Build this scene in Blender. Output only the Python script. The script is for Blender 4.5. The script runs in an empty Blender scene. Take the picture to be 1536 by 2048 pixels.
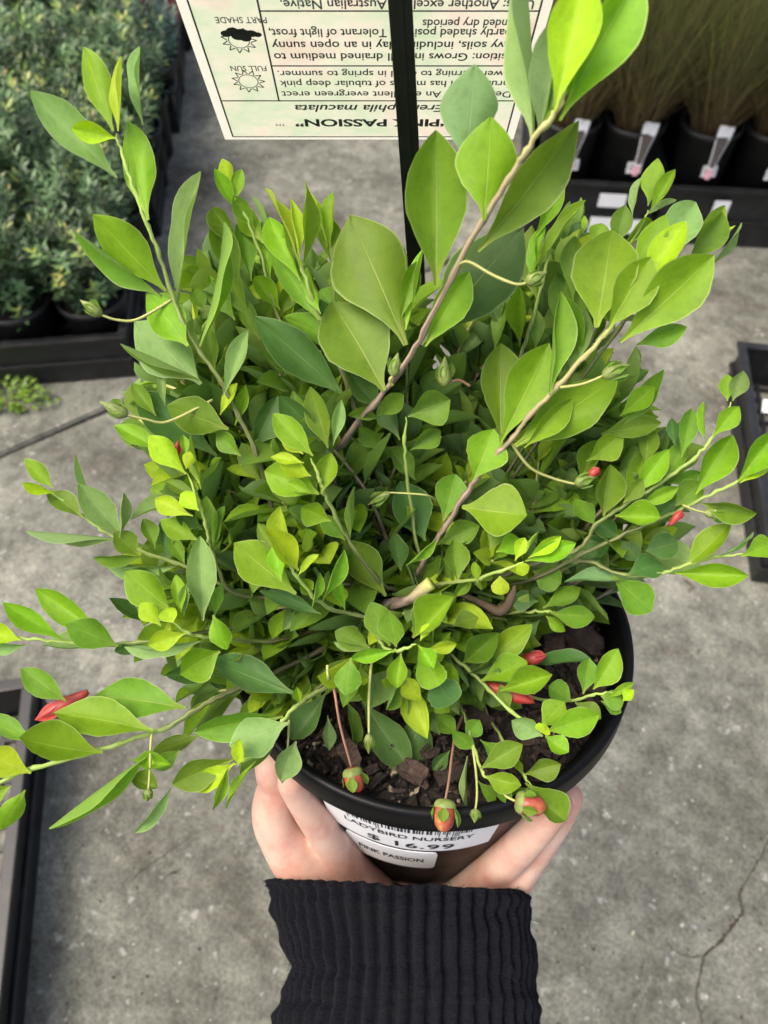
import bpy, bmesh, math, random
from mathutils import Vector, Matrix, noise
import mathutils
R = math.radians
random.seed(7)
scene = bpy.context.scene
C = scene.collection

# ------------------------------------------------------------------ camera, sky, sun, exposure
CAM = Vector((0, 0, 1.15)); PITCH = R(55); FPX = 1490.0
cam_d = bpy.data.cameras.new('camera'); cam = bpy.data.objects.new('camera', cam_d); C.objects.link(cam)
cam.location = CAM; cam.rotation_euler = (R(90) - PITCH, 0, 0)
cam_d.sensor_fit = 'VERTICAL'; cam_d.lens = 26.0; cam_d.sensor_height = 26.0 * 2048 / FPX
cam_d.sensor_width = cam_d.sensor_height
cam_d.clip_start = 0.01; cam_d.clip_end = 500
cam_d.dof.use_dof = True; cam_d.dof.focus_distance = 0.30; cam_d.dof.aperture_fstop = 13.0
scene.camera = cam

SUN_EL, SUN_AZ = R(63), R(-106)      # azimuth measured from +Y (away from the camera) towards +X
world = bpy.data.worlds.new('World'); scene.world = world; world.use_nodes = True
wn = world.node_tree.nodes; wl = world.node_tree.links
sky = wn.new('ShaderNodeTexSky'); sky.sky_type = 'NISHITA'; sky.sun_disc = False
sky.sun_elevation = SUN_EL; sky.sun_rotation = SUN_AZ
sky.air_density = 1.0; sky.dust_density = 8.0; sky.ozone_density = 1.0
bg = wn['Background']; bg.inputs['Strength'].default_value = 0.15
wl.new(sky.outputs['Color'], bg.inputs['Color'])
sd = bpy.data.lights.new('sun', 'SUN'); sd.energy = 1.1; sd.angle = R(32); sd.color = (1.0, 0.95, 0.86)
sun = bpy.data.objects.new('sun', sd); C.objects.link(sun)
sv = Vector((math.sin(SUN_AZ) * math.cos(SUN_EL), math.cos(SUN_AZ) * math.cos(SUN_EL), math.sin(SUN_EL)))
sun.rotation_euler = sv.to_track_quat('Z', 'Y').to_euler(); sun.location = sv * 5

scene.view_settings.view_transform = 'Standard'; scene.view_settings.look = 'None'
scene.view_settings.exposure = 0.86; scene.view_settings.gamma = 1.0
scene.view_settings.use_curve_mapping = False
scene.render.engine = 'CYCLES'
scene.cycles.use_denoising = True
scene.cycles.max_bounces = 6; scene.cycles.diffuse_bounces = 4; scene.cycles.glossy_bounces = 2; scene.cycles.transmission_bounces = 4; scene.cycles.transparent_max_bounces = 8
scene.cycles.sample_clamp_indirect = 6; scene.cycles.use_adaptive_sampling = True; scene.cycles.adaptive_threshold = 0.03

# ------------------------------------------------------------------ layout helpers
FW = Vector((0, math.cos(PITCH), -math.sin(PITCH))); UP = Vector((0, math.sin(PITCH), math.cos(PITCH))); RT = Vector((1, 0, 0))
def P(x, y, d): return CAM + d * (FW + RT * ((x - 768) / FPX) + UP * ((1024 - y) / FPX))
def G(x, y, z=0.0):
    v = FW + RT * ((x - 768) / FPX) + UP * ((1024 - y) / FPX)
    return CAM + v * ((z - CAM.z) / v.z)

def link(o, parent=None):
    C.objects.link(o)
    if parent is not None: o.parent = parent
    return o
def obj(name, me, mat=None, parent=None, loc=None, rot=None):
    o = bpy.data.objects.new(name, me); link(o, parent)
    if mat is not None and me is not None and not me.materials: me.materials.append(mat)
    if loc is not None: o.location = loc
    if rot is not None: o.rotation_euler = rot
    return o
def tag(o, label=None, cat=None, group=None, kind=None):
    if label: o['label'] = label
    if cat: o['category'] = cat
    if group: o['group'] = group
    if kind: o['kind'] = kind
    return o
def empty(name, loc=(0, 0, 0), rotz=0.0):
    o = bpy.data.objects.new(name, None); o.empty_display_size = 0.02; link(o)
    o.location = loc; o.rotation_euler = (0, 0, rotz); return o
def mesh(name, vs, fs, smooth=True, uvs=None):
    me = bpy.data.meshes.new(name); me.from_pydata([tuple(v) for v in vs], [], fs)
    if uvs:
        ul = me.uv_layers.new(name='UVMap')
        for l in me.loops: ul.data[l.index].uv = uvs[l.vertex_index]
    if smooth: me.polygons.foreach_set('use_smooth', [True] * len(me.polygons))
    me.update(); return me
def bmmesh(name, bm, smooth=False):
    me = bpy.data.meshes.new(name); bm.to_mesh(me); bm.free()
    if smooth: me.polygons.foreach_set('use_smooth', [True] * len(me.polygons))
    return me
def add_box(bm, x0, x1, y0, y1, z0, z1, M=None, bev=0.0):
    r = bmesh.ops.create_cube(bm, size=1.0)
    vs = r['verts']
    T = Matrix.Translation(((x0 + x1) / 2, (y0 + y1) / 2, (z0 + z1) / 2)) @ Matrix.Diagonal((x1 - x0, y1 - y0, z1 - z0, 1))
    if M is not None: T = M @ T
    bmesh.ops.transform(bm, matrix=T, verts=vs)
    if bev > 0:
        es = list({e for v in vs for e in v.link_edges})
        bmesh.ops.bevel(bm, geom=es, offset=bev, segments=2, affect='EDGES', profile=0.6)
def lathe(prof, n=64, wob=0.0, seed=0):
    vs = []; fs = []; rnd = random.Random(seed)
    ph = rnd.random() * 6
    for (r, z) in prof:
        for i in range(n):
            a = 2 * math.pi * i / n
            rr = r * (1 + wob * math.sin(2 * a + ph))
            vs.append((rr * math.cos(a), rr * math.sin(a), z))
    for j in range(len(prof) - 1):
        for i in range(n):
            k = (i + 1) % n
            fs.append((j * n + i, j * n + k, (j + 1) * n + k, (j + 1) * n + i))
    return vs, fs
def tube(pts, rads, n=8, cap=True):
    """swept round tube; returns verts, faces, uvs (v along the length)"""
    vs = []; fs = []; uv = []
    pts = [Vector(p) for p in pts]; m = len(pts)
    ref = None
    for j, p in enumerate(pts):
        t = (pts[min(j + 1, m - 1)] - pts[max(j - 1, 0)]).normalized()
        if ref is None:
            ref = t.orthogonal().normalized()
        ref = (ref - t * ref.dot(t)).normalized(); b = t.cross(ref)
        for i in range(n):
            a = 2 * math.pi * i / n
            vs.append(p + (ref * math.cos(a) + b * math.sin(a)) * rads[j]); uv.append((i / n, j / (m - 1)))
    for j in range(m - 1):
        for i in range(n):
            k = (i + 1) % n
            fs.append((j * n + i, j * n + k, (j + 1) * n + k, (j + 1) * n + i))
    if cap:
        fs.append(tuple(range(n))[::-1]); fs.append(tuple((m - 1) * n + i for i in range(n)))
    return vs, fs, uv
def spline(pts, per=6):
    """Catmull-Rom through points (Vectors)"""
    pts = [Vector(p) for p in pts]
    if len(pts) < 3:
        return [pts[0].lerp(pts[-1], i / per) for i in range(per + 1)]
    out = []
    for i in range(len(pts) - 1):
        p0 = pts[max(i - 1, 0)]; p1 = pts[i]; p2 = pts[i + 1]; p3 = pts[min(i + 2, len(pts) - 1)]
        for k in range(per):
            t = k / per
            out.append(0.5 * ((2 * p1) + (p2 - p0) * t + (2 * p0 - 5 * p1 + 4 * p2 - p3) * t * t + (3 * p1 - p0 - 3 * p2 + p3) * t ** 3))
    out.append(pts[-1]); return out

# ------------------------------------------------------------------ materials
def newmat(name):
    m = bpy.data.materials.new(name); m.use_nodes = True
    nt = m.node_tree; b = nt.nodes['Principled BSDF']; return m, nt, b
def N(nt, t, **kw):
    n = nt.nodes.new(t)
    for k, v in kw.items():
        if k in n.inputs: n.inputs[k].default_value = v
        else: setattr(n, k, v)
    return n
def ramp(nt, stops):
    n = nt.nodes.new('ShaderNodeValToRGB'); cr = n.color_ramp
    while len(cr.elements) < len(stops): cr.elements.new(0.5)
    for e, (p, c) in zip(cr.elements, stops): e.position = p; e.color = (c[0], c[1], c[2], 1)
    return n
def mixc(nt, a, b, fac, mode='MIX'):
    n = nt.nodes.new('ShaderNodeMix'); n.data_type = 'RGBA'; n.blend_type = mode
    for s, i in ((fac, 0), (a, 6), (b, 7)):
        if hasattr(s, 'node'): nt.links.new(s, n.inputs[i])
        elif i == 0: n.inputs[0].default_value = s
        else: n.inputs[i].default_value = (s[0], s[1], s[2], 1)
    return n.outputs[2]
def math_(nt, op, a, b=0.0, clamp=False):
    n = nt.nodes.new('ShaderNodeMath'); n.operation = op; n.use_clamp = clamp
    for s, i in ((a, 0), (b, 1)):
        if hasattr(s, 'node'): nt.links.new(s, n.inputs[i])
        else: n.inputs[i].default_value = s
    return n.outputs[0]
def coords(nt, kind='Object', scale=1.0):
    tc = nt.nodes.new('ShaderNodeTexCoord'); mp = nt.nodes.new('ShaderNodeMapping')
    mp.inputs['Scale'].default_value = (scale,) * 3 if not isinstance(scale, tuple) else scale
    nt.links.new(tc.outputs[kind], mp.inputs['Vector']); return mp.outputs['Vector']
def noise_(nt, vec, scale, detail=4, rough=0.55):
    n = N(nt, 'ShaderNodeTexNoise'); n.inputs['Scale'].default_value = scale; n.inputs['Detail'].default_value = detail
    n.inputs['Roughness'].default_value = rough; nt.links.new(vec, n.inputs['Vector']); return n.outputs['Fac']
def bump(nt, b, h, strength=0.3, dist=0.001):
    n = N(nt, 'ShaderNodeBump'); n.inputs['Strength'].default_value = strength; n.inputs['Distance'].default_value = dist
    nt.links.new(h, n.inputs['Height']); nt.links.new(n.outputs['Normal'], b.inputs['Normal'])

def leaf_material(name, col, vein, edge, under, rough=0.48, trans=0.42, attr=False):
    m, nt, b = newmat(name); L = nt.links
    uv = N(nt, 'ShaderNodeUVMap'); sep = N(nt, 'ShaderNodeSeparateXYZ'); L.new(uv.outputs['UV'], sep.inputs[0])
    u = math_(nt, 'ABSOLUTE', math_(nt, 'SUBTRACT', sep.outputs[0], 0.5))          # 0 midrib .. 0.5 margin
    v = sep.outputs[1]
    oi = N(nt, 'ShaderNodeObjectInfo')
    vec = coords(nt, 'UV', (1.0, 2.2, 1.0))
    n1 = noise_(nt, vec, 2.4, 2); n2 = noise_(nt, vec, 34, 2, 0.7)
    base = col
    if attr:
        at = N(nt, 'ShaderNodeVertexColor'); at.layer_name = 'Col'; base = at.outputs['Color']
        c0 = mixc(nt, base, (0.02, 0.05, 0.01), 0.0)
    else:
        hs = N(nt, 'ShaderNodeHueSaturation'); hs.inputs['Color'].default_value = (*col, 1)
        L.new(math_(nt, 'ADD', 0.485, math_(nt, 'MULTIPLY', oi.outputs['Random'], 0.03)), hs.inputs['Hue'])
        L.new(math_(nt, 'ADD', 0.82, math_(nt, 'MULTIPLY', oi.outputs['Random'], 0.36)), hs.inputs['Value'])
        c0 = hs.outputs['Color']
    # slow blotches, paler veins fanning from the midrib, pale midrib and margin
    n3 = noise_(nt, vec, 9.0, 3, 0.65)
    mr = ramp(nt, [(0.30, (0.68, 0.72, 0.70)), (0.5, (1.0, 1.0, 1.0)), (0.70, (1.22, 1.17, 1.35))]); L.new(math_(nt, 'ADD', math_(nt, 'MULTIPLY', n1, 0.65), math_(nt, 'MULTIPLY', n3, 0.35)), mr.inputs[0])
    dark = mixc(nt, c0, mr.outputs[0], 0.9, 'MULTIPLY')
    sv = math_(nt, 'SINE', math_(nt, 'MULTIPLY', math_(nt, 'ADD', math_(nt, 'SUBTRACT', v, math_(nt, 'MULTIPLY', u, 0.75)), math_(nt, 'MULTIPLY', n1, 0.06)), 62.0))
    sv = math_(nt, 'MULTIPLY', math_(nt, 'POWER', math_(nt, 'MAXIMUM', sv, 0.0), 8.0), 0.05)
    c1 = mixc(nt, dark, vein, math_(nt, 'ADD', math_(nt, 'MULTIPLY', n2, 0.20), sv))
    spk = N(nt, 'ShaderNodeMapRange'); L.new(noise_(nt, coords(nt, 'Object', 3.0), 5.0, 2, 0.5), spk.inputs['Value']); spk.inputs['From Min'].default_value = 0.70; spk.inputs['From Max'].default_value = 0.76; spk.inputs['To Max'].default_value = 0.45
    c1 = mixc(nt, c1, (0.16, 0.13, 0.05), spk.outputs['Result'])
    wid = math_(nt, 'MULTIPLY', math_(nt, 'SUBTRACT', 1.15, v), 0.030)
    rib = math_(nt, 'LESS_THAN', u, wid)
    rb = N(nt, 'ShaderNodeMapRange'); L.new(u, rb.inputs['Value']); L.new(wid, rb.inputs['From Max']); rb.inputs['From Min'].default_value = 0.0
    rb.inputs['To Min'].default_value = 0.75; rb.inputs['To Max'].default_value = 0.0
    c2 = mixc(nt, c1, vein, rb.outputs['Result'])
    eg = N(nt, 'ShaderNodeMapRange'); L.new(u, eg.inputs['Value']); eg.inputs['From Min'].default_value = 0.468; eg.inputs['From Max'].default_value = 0.5
    eg.inputs['To Max'].default_value = 0.8
    c3 = mixc(nt, c2, edge, math_(nt, 'MULTIPLY', eg.outputs['Result'], math_(nt, 'ADD', n1, 0.35, True)))
    bs = N(nt, 'ShaderNodeMapRange'); L.new(v, bs.inputs['Value']); bs.inputs['From Min'].default_value = 0.0; bs.inputs['From Max'].default_value = 0.22
    bs.inputs['To Min'].default_value = 0.6; bs.inputs['To Max'].default_value = 0.0
    c4 = mixc(nt, c3, vein, bs.outputs['Result'])
    ge = N(nt, 'ShaderNodeNewGeometry')
    c5 = mixc(nt, c4, mixc(nt, c4, under, 0.5), ge.outputs['Backfacing'])
    c6 = mixc(nt, c5, (0.72, 0.78, 0.7), math_(nt, 'MULTIPLY', n2, 0.45), 'MULTIPLY')
    L.new(c6, b.inputs['Base Color'])
    b.inputs['Roughness'].default_value = rough
    b.inputs['Specular IOR Level'].default_value = 0.30; b.inputs['Sheen Weight'].default_value = 0.03; b.inputs['Sheen Roughness'].default_value = 0.5
    hgt = math_(nt, 'ADD', math_(nt, 'MULTIPLY', n2, 0.5), math_(nt, 'MULTIPLY', rb.outputs['Result'], -0.8))
    bump(nt, b, hgt, 0.3, 0.0007)
    tr = N(nt, 'ShaderNodeBsdfTranslucent')
    tc = mixc(nt, c6, (1.0, 1.0, 0.35), 1.0, 'MULTIPLY')
    L.new(tc, tr.inputs['Color'])
    mx = N(nt, 'ShaderNodeMixShader'); mx.inputs[0].default_value = trans
    L.new(b.outputs[0], mx.inputs[1]); L.new(tr.outputs[0], mx.inputs[2])
    L.new(mx.outputs[0], nt.nodes['Material Output'].inputs['Surface'])
    return m
LEAF = {
    'm': leaf_material('leaf_mid_green', (0.150, 0.312, 0.016), (0.38, 0.45, 0.10), (0.52, 0.62, 0.26), (0.24, 0.38, 0.14)),
    'd': leaf_material('leaf_dark_green', (0.072, 0.180, 0.034), (0.22, 0.32, 0.10), (0.40, 0.52, 0.24), (0.20, 0.33, 0.15), 0.42),
    'l': leaf_material('leaf_light_green', (0.208, 0.425, 0.006), (0.44, 0.58, 0.10), (0.58, 0.68, 0.26), (0.30, 0.46, 0.12)),
    'y': leaf_material('leaf_young_yellow_green', (0.420, 0.630, 0.008), (0.56, 0.66, 0.12), (0.55, 0.66, 0.14), (0.46, 0.60, 0.10), 0.5, 0.42),
    'g': leaf_material('leaf_grey_green', (0.250, 0.425, 0.115), (0.42, 0.50, 0.22), (0.56, 0.66, 0.36), (0.30, 0.45, 0.20), 0.55),
    'b': leaf_material('leaf_blue_green', (0.215, 0.385, 0.150), (0.38, 0.46, 0.22), (0.40, 0.52, 0.24), (0.27, 0.42, 0.20), 0.55),
}
LEAF['attr'] = leaf_material('leaf_inner', (0.1, 0.2, 0.03), (0.26, 0.38, 0.10), (0.30, 0.42, 0.12), (0.22, 0.34, 0.14), attr=True)

def plastic_black(name, v=0.012, rough=0.38, dust=0.5, tint=(1, 1, 1.08)):
    m, nt, b = newmat(name); vec = coords(nt)
    n = noise_(nt, vec, 35, 5, 0.65); n2 = noise_(nt, vec, 220, 3)
    r = ramp(nt, [(0.45, (v * tint[0], v * tint[1], v * tint[2])), (0.85, ((v + 0.05 * dust) * tint[0], (v + 0.05 * dust) * tint[1], (v + 0.047 * dust) * tint[2]))])
    nt.links.new(n, r.inputs[0]); nt.links.new(r.outputs[0], b.inputs['Base Color'])
    rr = N(nt, 'ShaderNodeMapRange'); rr.inputs['To Min'].default_value = rough - 0.1; rr.inputs['To Max'].default_value = rough + 0.2
    nt.links.new(n, rr.inputs['Value']); nt.links.new(rr.outputs[0], b.inputs['Roughness'])
    bump(nt, b, n2, 0.12, 0.0004); return m
POT = plastic_black('pot_black_plastic', 0.003, 0.34, 0.10, (0.92, 1.0, 1.15)); POT.node_tree.nodes['Principled BSDF'].inputs['Specular IOR Level'].default_value = 0.14
TRAY = plastic_black('tray_black_plastic', 0.008, 0.42, 0.4, (0.95, 1.0, 1.12))
BGPOT = plastic_black('background_pot_plastic', 0.007, 0.5, 0.35)

def concrete():
    m, nt, b = newmat('concrete'); vec = coords(nt); vec.node.inputs['Rotation'].default_value = (0.37, 0.53, 0.61)
    big = noise_(nt, vec, 3.4, 6, 0.68); fine = noise_(nt, vec, 30, 7, 0.78); grit = noise_(nt, vec, 230, 2, 0.6)
    r1 = ramp(nt, [(0.34, (0.076, 0.074, 0.059)), (0.50, (0.134, 0.136, 0.113)), (0.66, (0.216, 0.218, 0.181))]); nt.links.new(big, r1.inputs[0])
    r2 = ramp(nt, [(0.28, (0.40, 0.385, 0.365)), (0.50, (1, 1, 1)), (0.74, (1.75, 1.73, 1.68))]); nt.links.new(fine, r2.inputs[0])
    c = mixc(nt, r1.outputs[0], r2.outputs[0], 0.85, 'MULTIPLY')
    r3 = ramp(nt, [(0.30, (0.62, 0.62, 0.62)), (0.5, (1, 1, 1)), (0.70, (1.42, 1.41, 1.38))]); nt.links.new(grit, r3.inputs[0])
    c = mixc(nt, c, r3.outputs[0], 0.8, 'MULTIPLY')
    # pale aggregate chips of uneven size and shape, dark pits
    wv = N(nt, 'ShaderNodeVectorMath'); wv.operation = 'ADD'; nt.links.new(vec, wv.inputs[0])
    wn_ = N(nt, 'ShaderNodeTexNoise'); wn_.inputs['Scale'].default_value = 90; wn_.inputs['Detail'].default_value = 1; nt.links.new(vec, wn_.inputs['Vector'])
    sc_ = N(nt, 'ShaderNodeVectorMath'); sc_.operation = 'SCALE'; sc_.inputs['Scale'].default_value = 0.02; nt.links.new(wn_.outputs['Color'], sc_.inputs[0]); nt.links.new(sc_.outputs[0], wv.inputs[1])
    vo = N(nt, 'ShaderNodeTexVoronoi'); vo.inputs['Scale'].default_value = 72; nt.links.new(wv.outputs[0], vo.inputs['Vector'])
    sp = N(nt, 'ShaderNodeSeparateColor'); nt.links.new(vo.outputs['Color'], sp.inputs[0])
    rad = math_(nt, 'MULTIPLY', math_(nt, 'POWER', sp.outputs[1], 3.0), 0.38)
    wht = N(nt, 'ShaderNodeMapRange'); nt.links.new(math_(nt, 'SUBTRACT', rad, vo.outputs['Distance']), wht.inputs['Value']); wht.inputs['From Min'].default_value = -0.05; wht.inputs['From Max'].default_value = 0.07
    wf = math_(nt, 'MULTIPLY', wht.outputs[0], math_(nt, 'GREATER_THAN', sp.outputs[0], 0.55))
    c = mixc(nt, c, (0.33, 0.325, 0.30), math_(nt, 'MULTIPLY', wf, 0.6))
    bf = math_(nt, 'MULTIPLY', wht.outputs[0], math_(nt, 'LESS_THAN', sp.outputs[0], 0.14))
    c = mixc(nt, c, (0.05, 0.043, 0.036), math_(nt, 'MULTIPLY', bf, 0.6))
    nt.links.new(c, b.inputs['Base Color']); b.inputs['Roughness'].default_value = 0.9; b.inputs['Specular IOR Level'].default_value = 0.25
    bump(nt, b, math_(nt, 'ADD', math_(nt, 'MULTIPLY', fine, 0.8), math_(nt, 'MULTIPLY', grit, 0.3)), 0.5, 0.003); return m
def mixr(nt, col):
    s = N(nt, 'ShaderNodeSeparateColor'); nt.links.new(col, s.inputs[0]); return s.outputs[0]
CONC = concrete()

def simple(name, col, rough=0.6, var=0.15, scale=40, bmp=0.15, spec=0.4, kind='Object'):
    m, nt, b = newmat(name); vec = coords(nt, kind)
    n = noise_(nt, vec, scale, 4, 0.6)
    lo = tuple(c * (1 - var) for c in col); hi = tuple(min(1, c * (1 + var)) for c in col)
    r = ramp(nt, [(0.3, lo), (0.7, hi)]); nt.links.new(n, r.inputs[0]); nt.links.new(r.outputs[0], b.inputs['Base Color'])
    b.inputs['Roughness'].default_value = rough; b.inputs['Specular IOR Level'].default_value = spec
    if bmp: bump(nt, b, n, bmp, 0.001)
    return m
DIRT = simple('dirt_in_joint', (0.045, 0.038, 0.03), 0.95, 0.4, 90, 0.4, 0.1)
CRACK = simple('crack_dirt', (0.055, 0.048, 0.04), 0.95, 0.4, 120, 0.3, 0.1)
PAPER = simple('white_sticker_paper', (0.80, 0.81, 0.82), 0.55, 0.03, 30, 0.02)
INK = simple('black_ink', (0.02, 0.02, 0.022), 0.6, 0.2, 60, 0.0)
INKG = simple('dark_green_ink', (0.035, 0.04, 0.035), 0.6, 0.2, 60, 0.0)
STAKE = simple('stake_black_plastic', (0.008, 0.008, 0.009), 0.42, 0.3, 60, 0.05)
def soil_mat():
    m, nt, b = newmat('potting_mix'); vec = coords(nt)
    n = noise_(nt, vec, 130, 6, 0.7)
    r = ramp(nt, [(0.3, (0.004, 0.003, 0.0025)), (0.55, (0.014, 0.010, 0.008)), (0.8, (0.045, 0.033, 0.026))]); nt.links.new(n, r.inputs[0])
    nt.links.new(r.outputs[0], b.inputs['Base Color']); b.inputs['Roughness'].default_value = 0.95; bump(nt, b, n, 0.9, 0.004); return m
SOIL = soil_mat()
def bark_mat():
    m, nt, b = newmat('bark_chip'); vec = coords(nt, 'Object', (1, 6, 1)); oi = N(nt, 'ShaderNodeObjectInfo')
    n = noise_(nt, vec, 1.6, 6, 0.75)
    r = ramp(nt, [(0.3, (0.008, 0.006, 0.005)), (0.58, (0.042, 0.026, 0.019)), (0.85, (0.14, 0.095, 0.072))]); nt.links.new(n, r.inputs[0])
    c = mixc(nt, r.outputs[0], mixc(nt, (0.45, 0.42, 0.4), (1.4, 1.3, 1.2), oi.outputs['Random']), 1.0, 'MULTIPLY')
    nt.links.new(c, b.inputs['Base Color']); b.inputs['Roughness'].default_value = 0.85; bump(nt, b, n, 0.6, 0.002); return m
BARK = bark_mat()
def stem_mat(name, stops):
    m, nt, b = newmat(name)
    uv = N(nt, 'ShaderNodeUVMap'); sep = N(nt, 'ShaderNodeSeparateXYZ'); nt.links.new(uv.outputs['UV'], sep.inputs[0])
    vec = coords(nt); n = noise_(nt, vec, 160, 4, 0.7)
    st = N(nt, 'ShaderNodeTexNoise'); st.inputs['Scale'].default_value = 1.0; st.inputs['Detail'].default_value = 3
    mp = N(nt, 'ShaderNodeMapping'); mp.inputs['Scale'].default_value = (7, 5, 1); nt.links.new(uv.outputs['UV'], mp.inputs['Vector']); nt.links.new(mp.outputs[0], st.inputs['Vector'])
    r = ramp(nt, stops)
    nt.links.new(math_(nt, 'ADD', sep.outputs[1], math_(nt, 'MULTIPLY', math_(nt, 'SUBTRACT', n, 0.5), 0.25)), r.inputs[0])
    sr = ramp(nt, [(0.42, (0.35, 0.30, 0.30)), (0.56, (1.0, 1.0, 1.0))]); nt.links.new(st.outputs['Fac'], sr.inputs[0])
    fade = N(nt, 'ShaderNodeMapRange'); nt.links.new(sep.outputs[1], fade.inputs['Value'])
    fade.inputs['From Min'].default_value = 0.5; fade.inputs['From Max'].default_value = 0.85; fade.inputs['To Min'].default_value = 0.75; fade.inputs['To Max'].default_value = 0.05
    c = mixc(nt, r.outputs[0], sr.outputs[0], fade.outputs[0], 'MULTIPLY')
    nt.links.new(c, b.inputs['Base Color']); b.inputs['Roughness'].default_value = 0.6; bump(nt, b, n, 0.35, 0.0008); return m
STEM = stem_mat('green_stem', [(0.0, (0.10, 0.075, 0.055)), (0.35, (0.16, 0.18, 0.065)), (0.6, (0.24, 0.33, 0.08)), (1.0, (0.34, 0.48, 0.09))])
WOOD = stem_mat('woody_stem', [(0.0, (0.12, 0.095, 0.075)), (0.45, (0.33, 0.25, 0.19)), (0.72, (0.40, 0.34, 0.18)), (1.0, (0.46, 0.50, 0.13))])
PEDI = simple('pedicel_green', (0.36, 0.38, 0.12), 0.55, 0.2, 60)
PEDR = simple('pedicel_reddish', (0.27, 0.14, 0.09), 0.55, 0.2, 60)
BUDG = simple('bud_green', (0.17, 0.22, 0.055), 0.55, 0.4, 160)
FLOW = simple('red_flower', (0.36, 0.048, 0.040), 0.42, 0.3, 120)
def bud_red_mat():
    m, nt, b = newmat('red_orange_bud'); vec = coords(nt)
    n = noise_(nt, vec, 230, 3, 0.6)
    r = ramp(nt, [(0.35, (0.27, 0.040, 0.030)), (0.55, (0.36, 0.085, 0.040)), (0.72, (0.38, 0.22, 0.07))]); nt.links.new(n, r.inputs[0])
    nt.links.new(r.outputs[0], b.inputs['Base Color']); b.inputs['Roughness'].default_value = 0.35; return m
BUDR = bud_red_mat()
def skin_mat():
    m, nt, b = newmat('skin'); vec = coords(nt)
    n = noise_(nt, vec, 38, 4, 0.6); n2 = noise_(nt, vec, 420, 3, 0.6); n3 = noise_(nt, vec, 900, 2)
    r = ramp(nt, [(0.36, (0.58, 0.30, 0.225)), (0.52, (0.66, 0.43, 0.335)), (0.68, (0.72, 0.51, 0.405))]); nt.links.new(n, r.inputs[0])
    nt.links.new(r.outputs[0], b.inputs['Base Color']); b.inputs['Roughness'].default_value = 0.5
    b.inputs['Subsurface Weight'].default_value = 0.35; b.inputs['Subsurface Radius'].default_value = (1.0, 0.35, 0.2); b.inputs['Subsurface Scale'].default_value = 0.006
    bump(nt, b, math_(nt, 'ADD', n2, math_(nt, 'MULTIPLY', n3, 0.4)), 0.22, 0.0008); return m
SKIN = skin_mat()
def knit_mat():
    m, nt, b = newmat('navy_knit'); vec = coords(nt)
    n = noise_(nt, vec, 650, 3, 0.7); n2 = noise_(nt, vec, 60, 3)
    r = ramp(nt, [(0.3, (0.0012, 0.0014, 0.003)), (0.6, (0.0036, 0.0042, 0.0078)), (0.8, (0.011, 0.0122, 0.018))]); nt.links.new(n, r.inputs[0])
    c = mixc(nt, r.outputs[0], (1.5, 1.45, 1.3), math_(nt, 'MULTIPLY', n2, 0.6), 'MULTIPLY')
    nt.links.new(c, b.inputs['Base Color']); b.inputs['Roughness'].default_value = 0.95; b.inputs['Specular IOR Level'].default_value = 0.1
    b.inputs['Sheen Weight'].default_value = 0.02; b.inputs['Sheen Roughness'].default_value = 0.6
    bump(nt, b, n, 0.8, 0.002); return m
KNIT = knit_mat()
FUZZ = simple('navy_fibre', (0.008, 0.009, 0.015), 0.9, 0.3, 60, 0.0, 0.1)
def small_leaf_mat(name, rough=0.5):
    m, nt, b = newmat(name); at = N(nt, 'ShaderNodeVertexColor'); at.layer_name = 'Col'
    nt.links.new(at.outputs['Color'], b.inputs['Base Color']); b.inputs['Roughness'].default_value = rough
    tr = N(nt, 'ShaderNodeBsdfTranslucent'); nt.links.new(at.outputs['Color'], tr.inputs['Color'])
    mx = N(nt, 'ShaderNodeMixShader'); mx.inputs[0].default_value = 0.22
    nt.links.new(b.outputs[0], mx.inputs[1]); nt.links.new(tr.outputs[0], mx.inputs[2])
    nt.links.new(mx.outputs[0], nt.nodes['Material Output'].inputs['Surface']); return m
SMALL = small_leaf_mat('small_leaf_glossy', 0.32); BLADE = small_leaf_mat('sedge_blade', 0.6)

# ------------------------------------------------------------------ the ground: slabs, joint, crack
def poly_slab(name, pts, z0, z1, mat, bev=0.004):
    bm = bmesh.new(); vs = [bm.verts.new((p[0], p[1], z1)) for p in pts]; f = bm.faces.new(vs)
    if f.normal.z < 0: f.normal_flip()
    r = bmesh.ops.extrude_face_region(bm, geom=[f]); 
    for v in r['geom']:
        if isinstance(v, bmesh.types.BMVert): v.co.z = z0
    bmesh.ops.recalc_face_normals(bm, faces=bm.faces[:])
    top = [e for e in bm.edges if all(abs(v.co.z - z1) < 1e-6 for v in e.verts)]
    bmesh.ops.bevel(bm, geom=top, offset=bev, segments=2, affect='EDGES')
    o = obj(name, bmmesh(name, bm), mat); return tag(o, kind='structure')
bm = bmesh.new(); bmesh.ops.create_grid(bm, x_segments=4, y_segments=4, size=120)
g = obj('ground', bmmesh('ground', bm), DIRT); g.location.z = -0.03; tag(g, kind='structure')
jd = Vector((0.83, 0.557, 0)).normalized(); jn = Vector((-jd.y, jd.x, 0)); j0 = Vector((-0.665, 1.01, 0))
def jp(a, off, wob=0.0): p = j0 + jd * a + jn * off; return (p.x, p.y + wob)
rj = random.Random(3)
line = [(-30 if i == 0 else (30 if i == 40 else -2 + i * 0.1)) for i in range(41)]
wob = [rj.uniform(-0.003, 0.003) for _ in line]
near_edge = [jp(a, -0.006, w) for a, w in zip(line, wob)]
far_edge = [jp(a, 0.007, -w) for a, w in zip(line, wob)]
slab_a = poly_slab('concrete_slab', near_edge + [(60, -40), (-60, -40)], -0.06, 0.0, CONC)
slab_b = poly_slab('concrete_slab', far_edge + [(40, 80), (-60, 80)], -0.06, -0.002, CONC)
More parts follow.
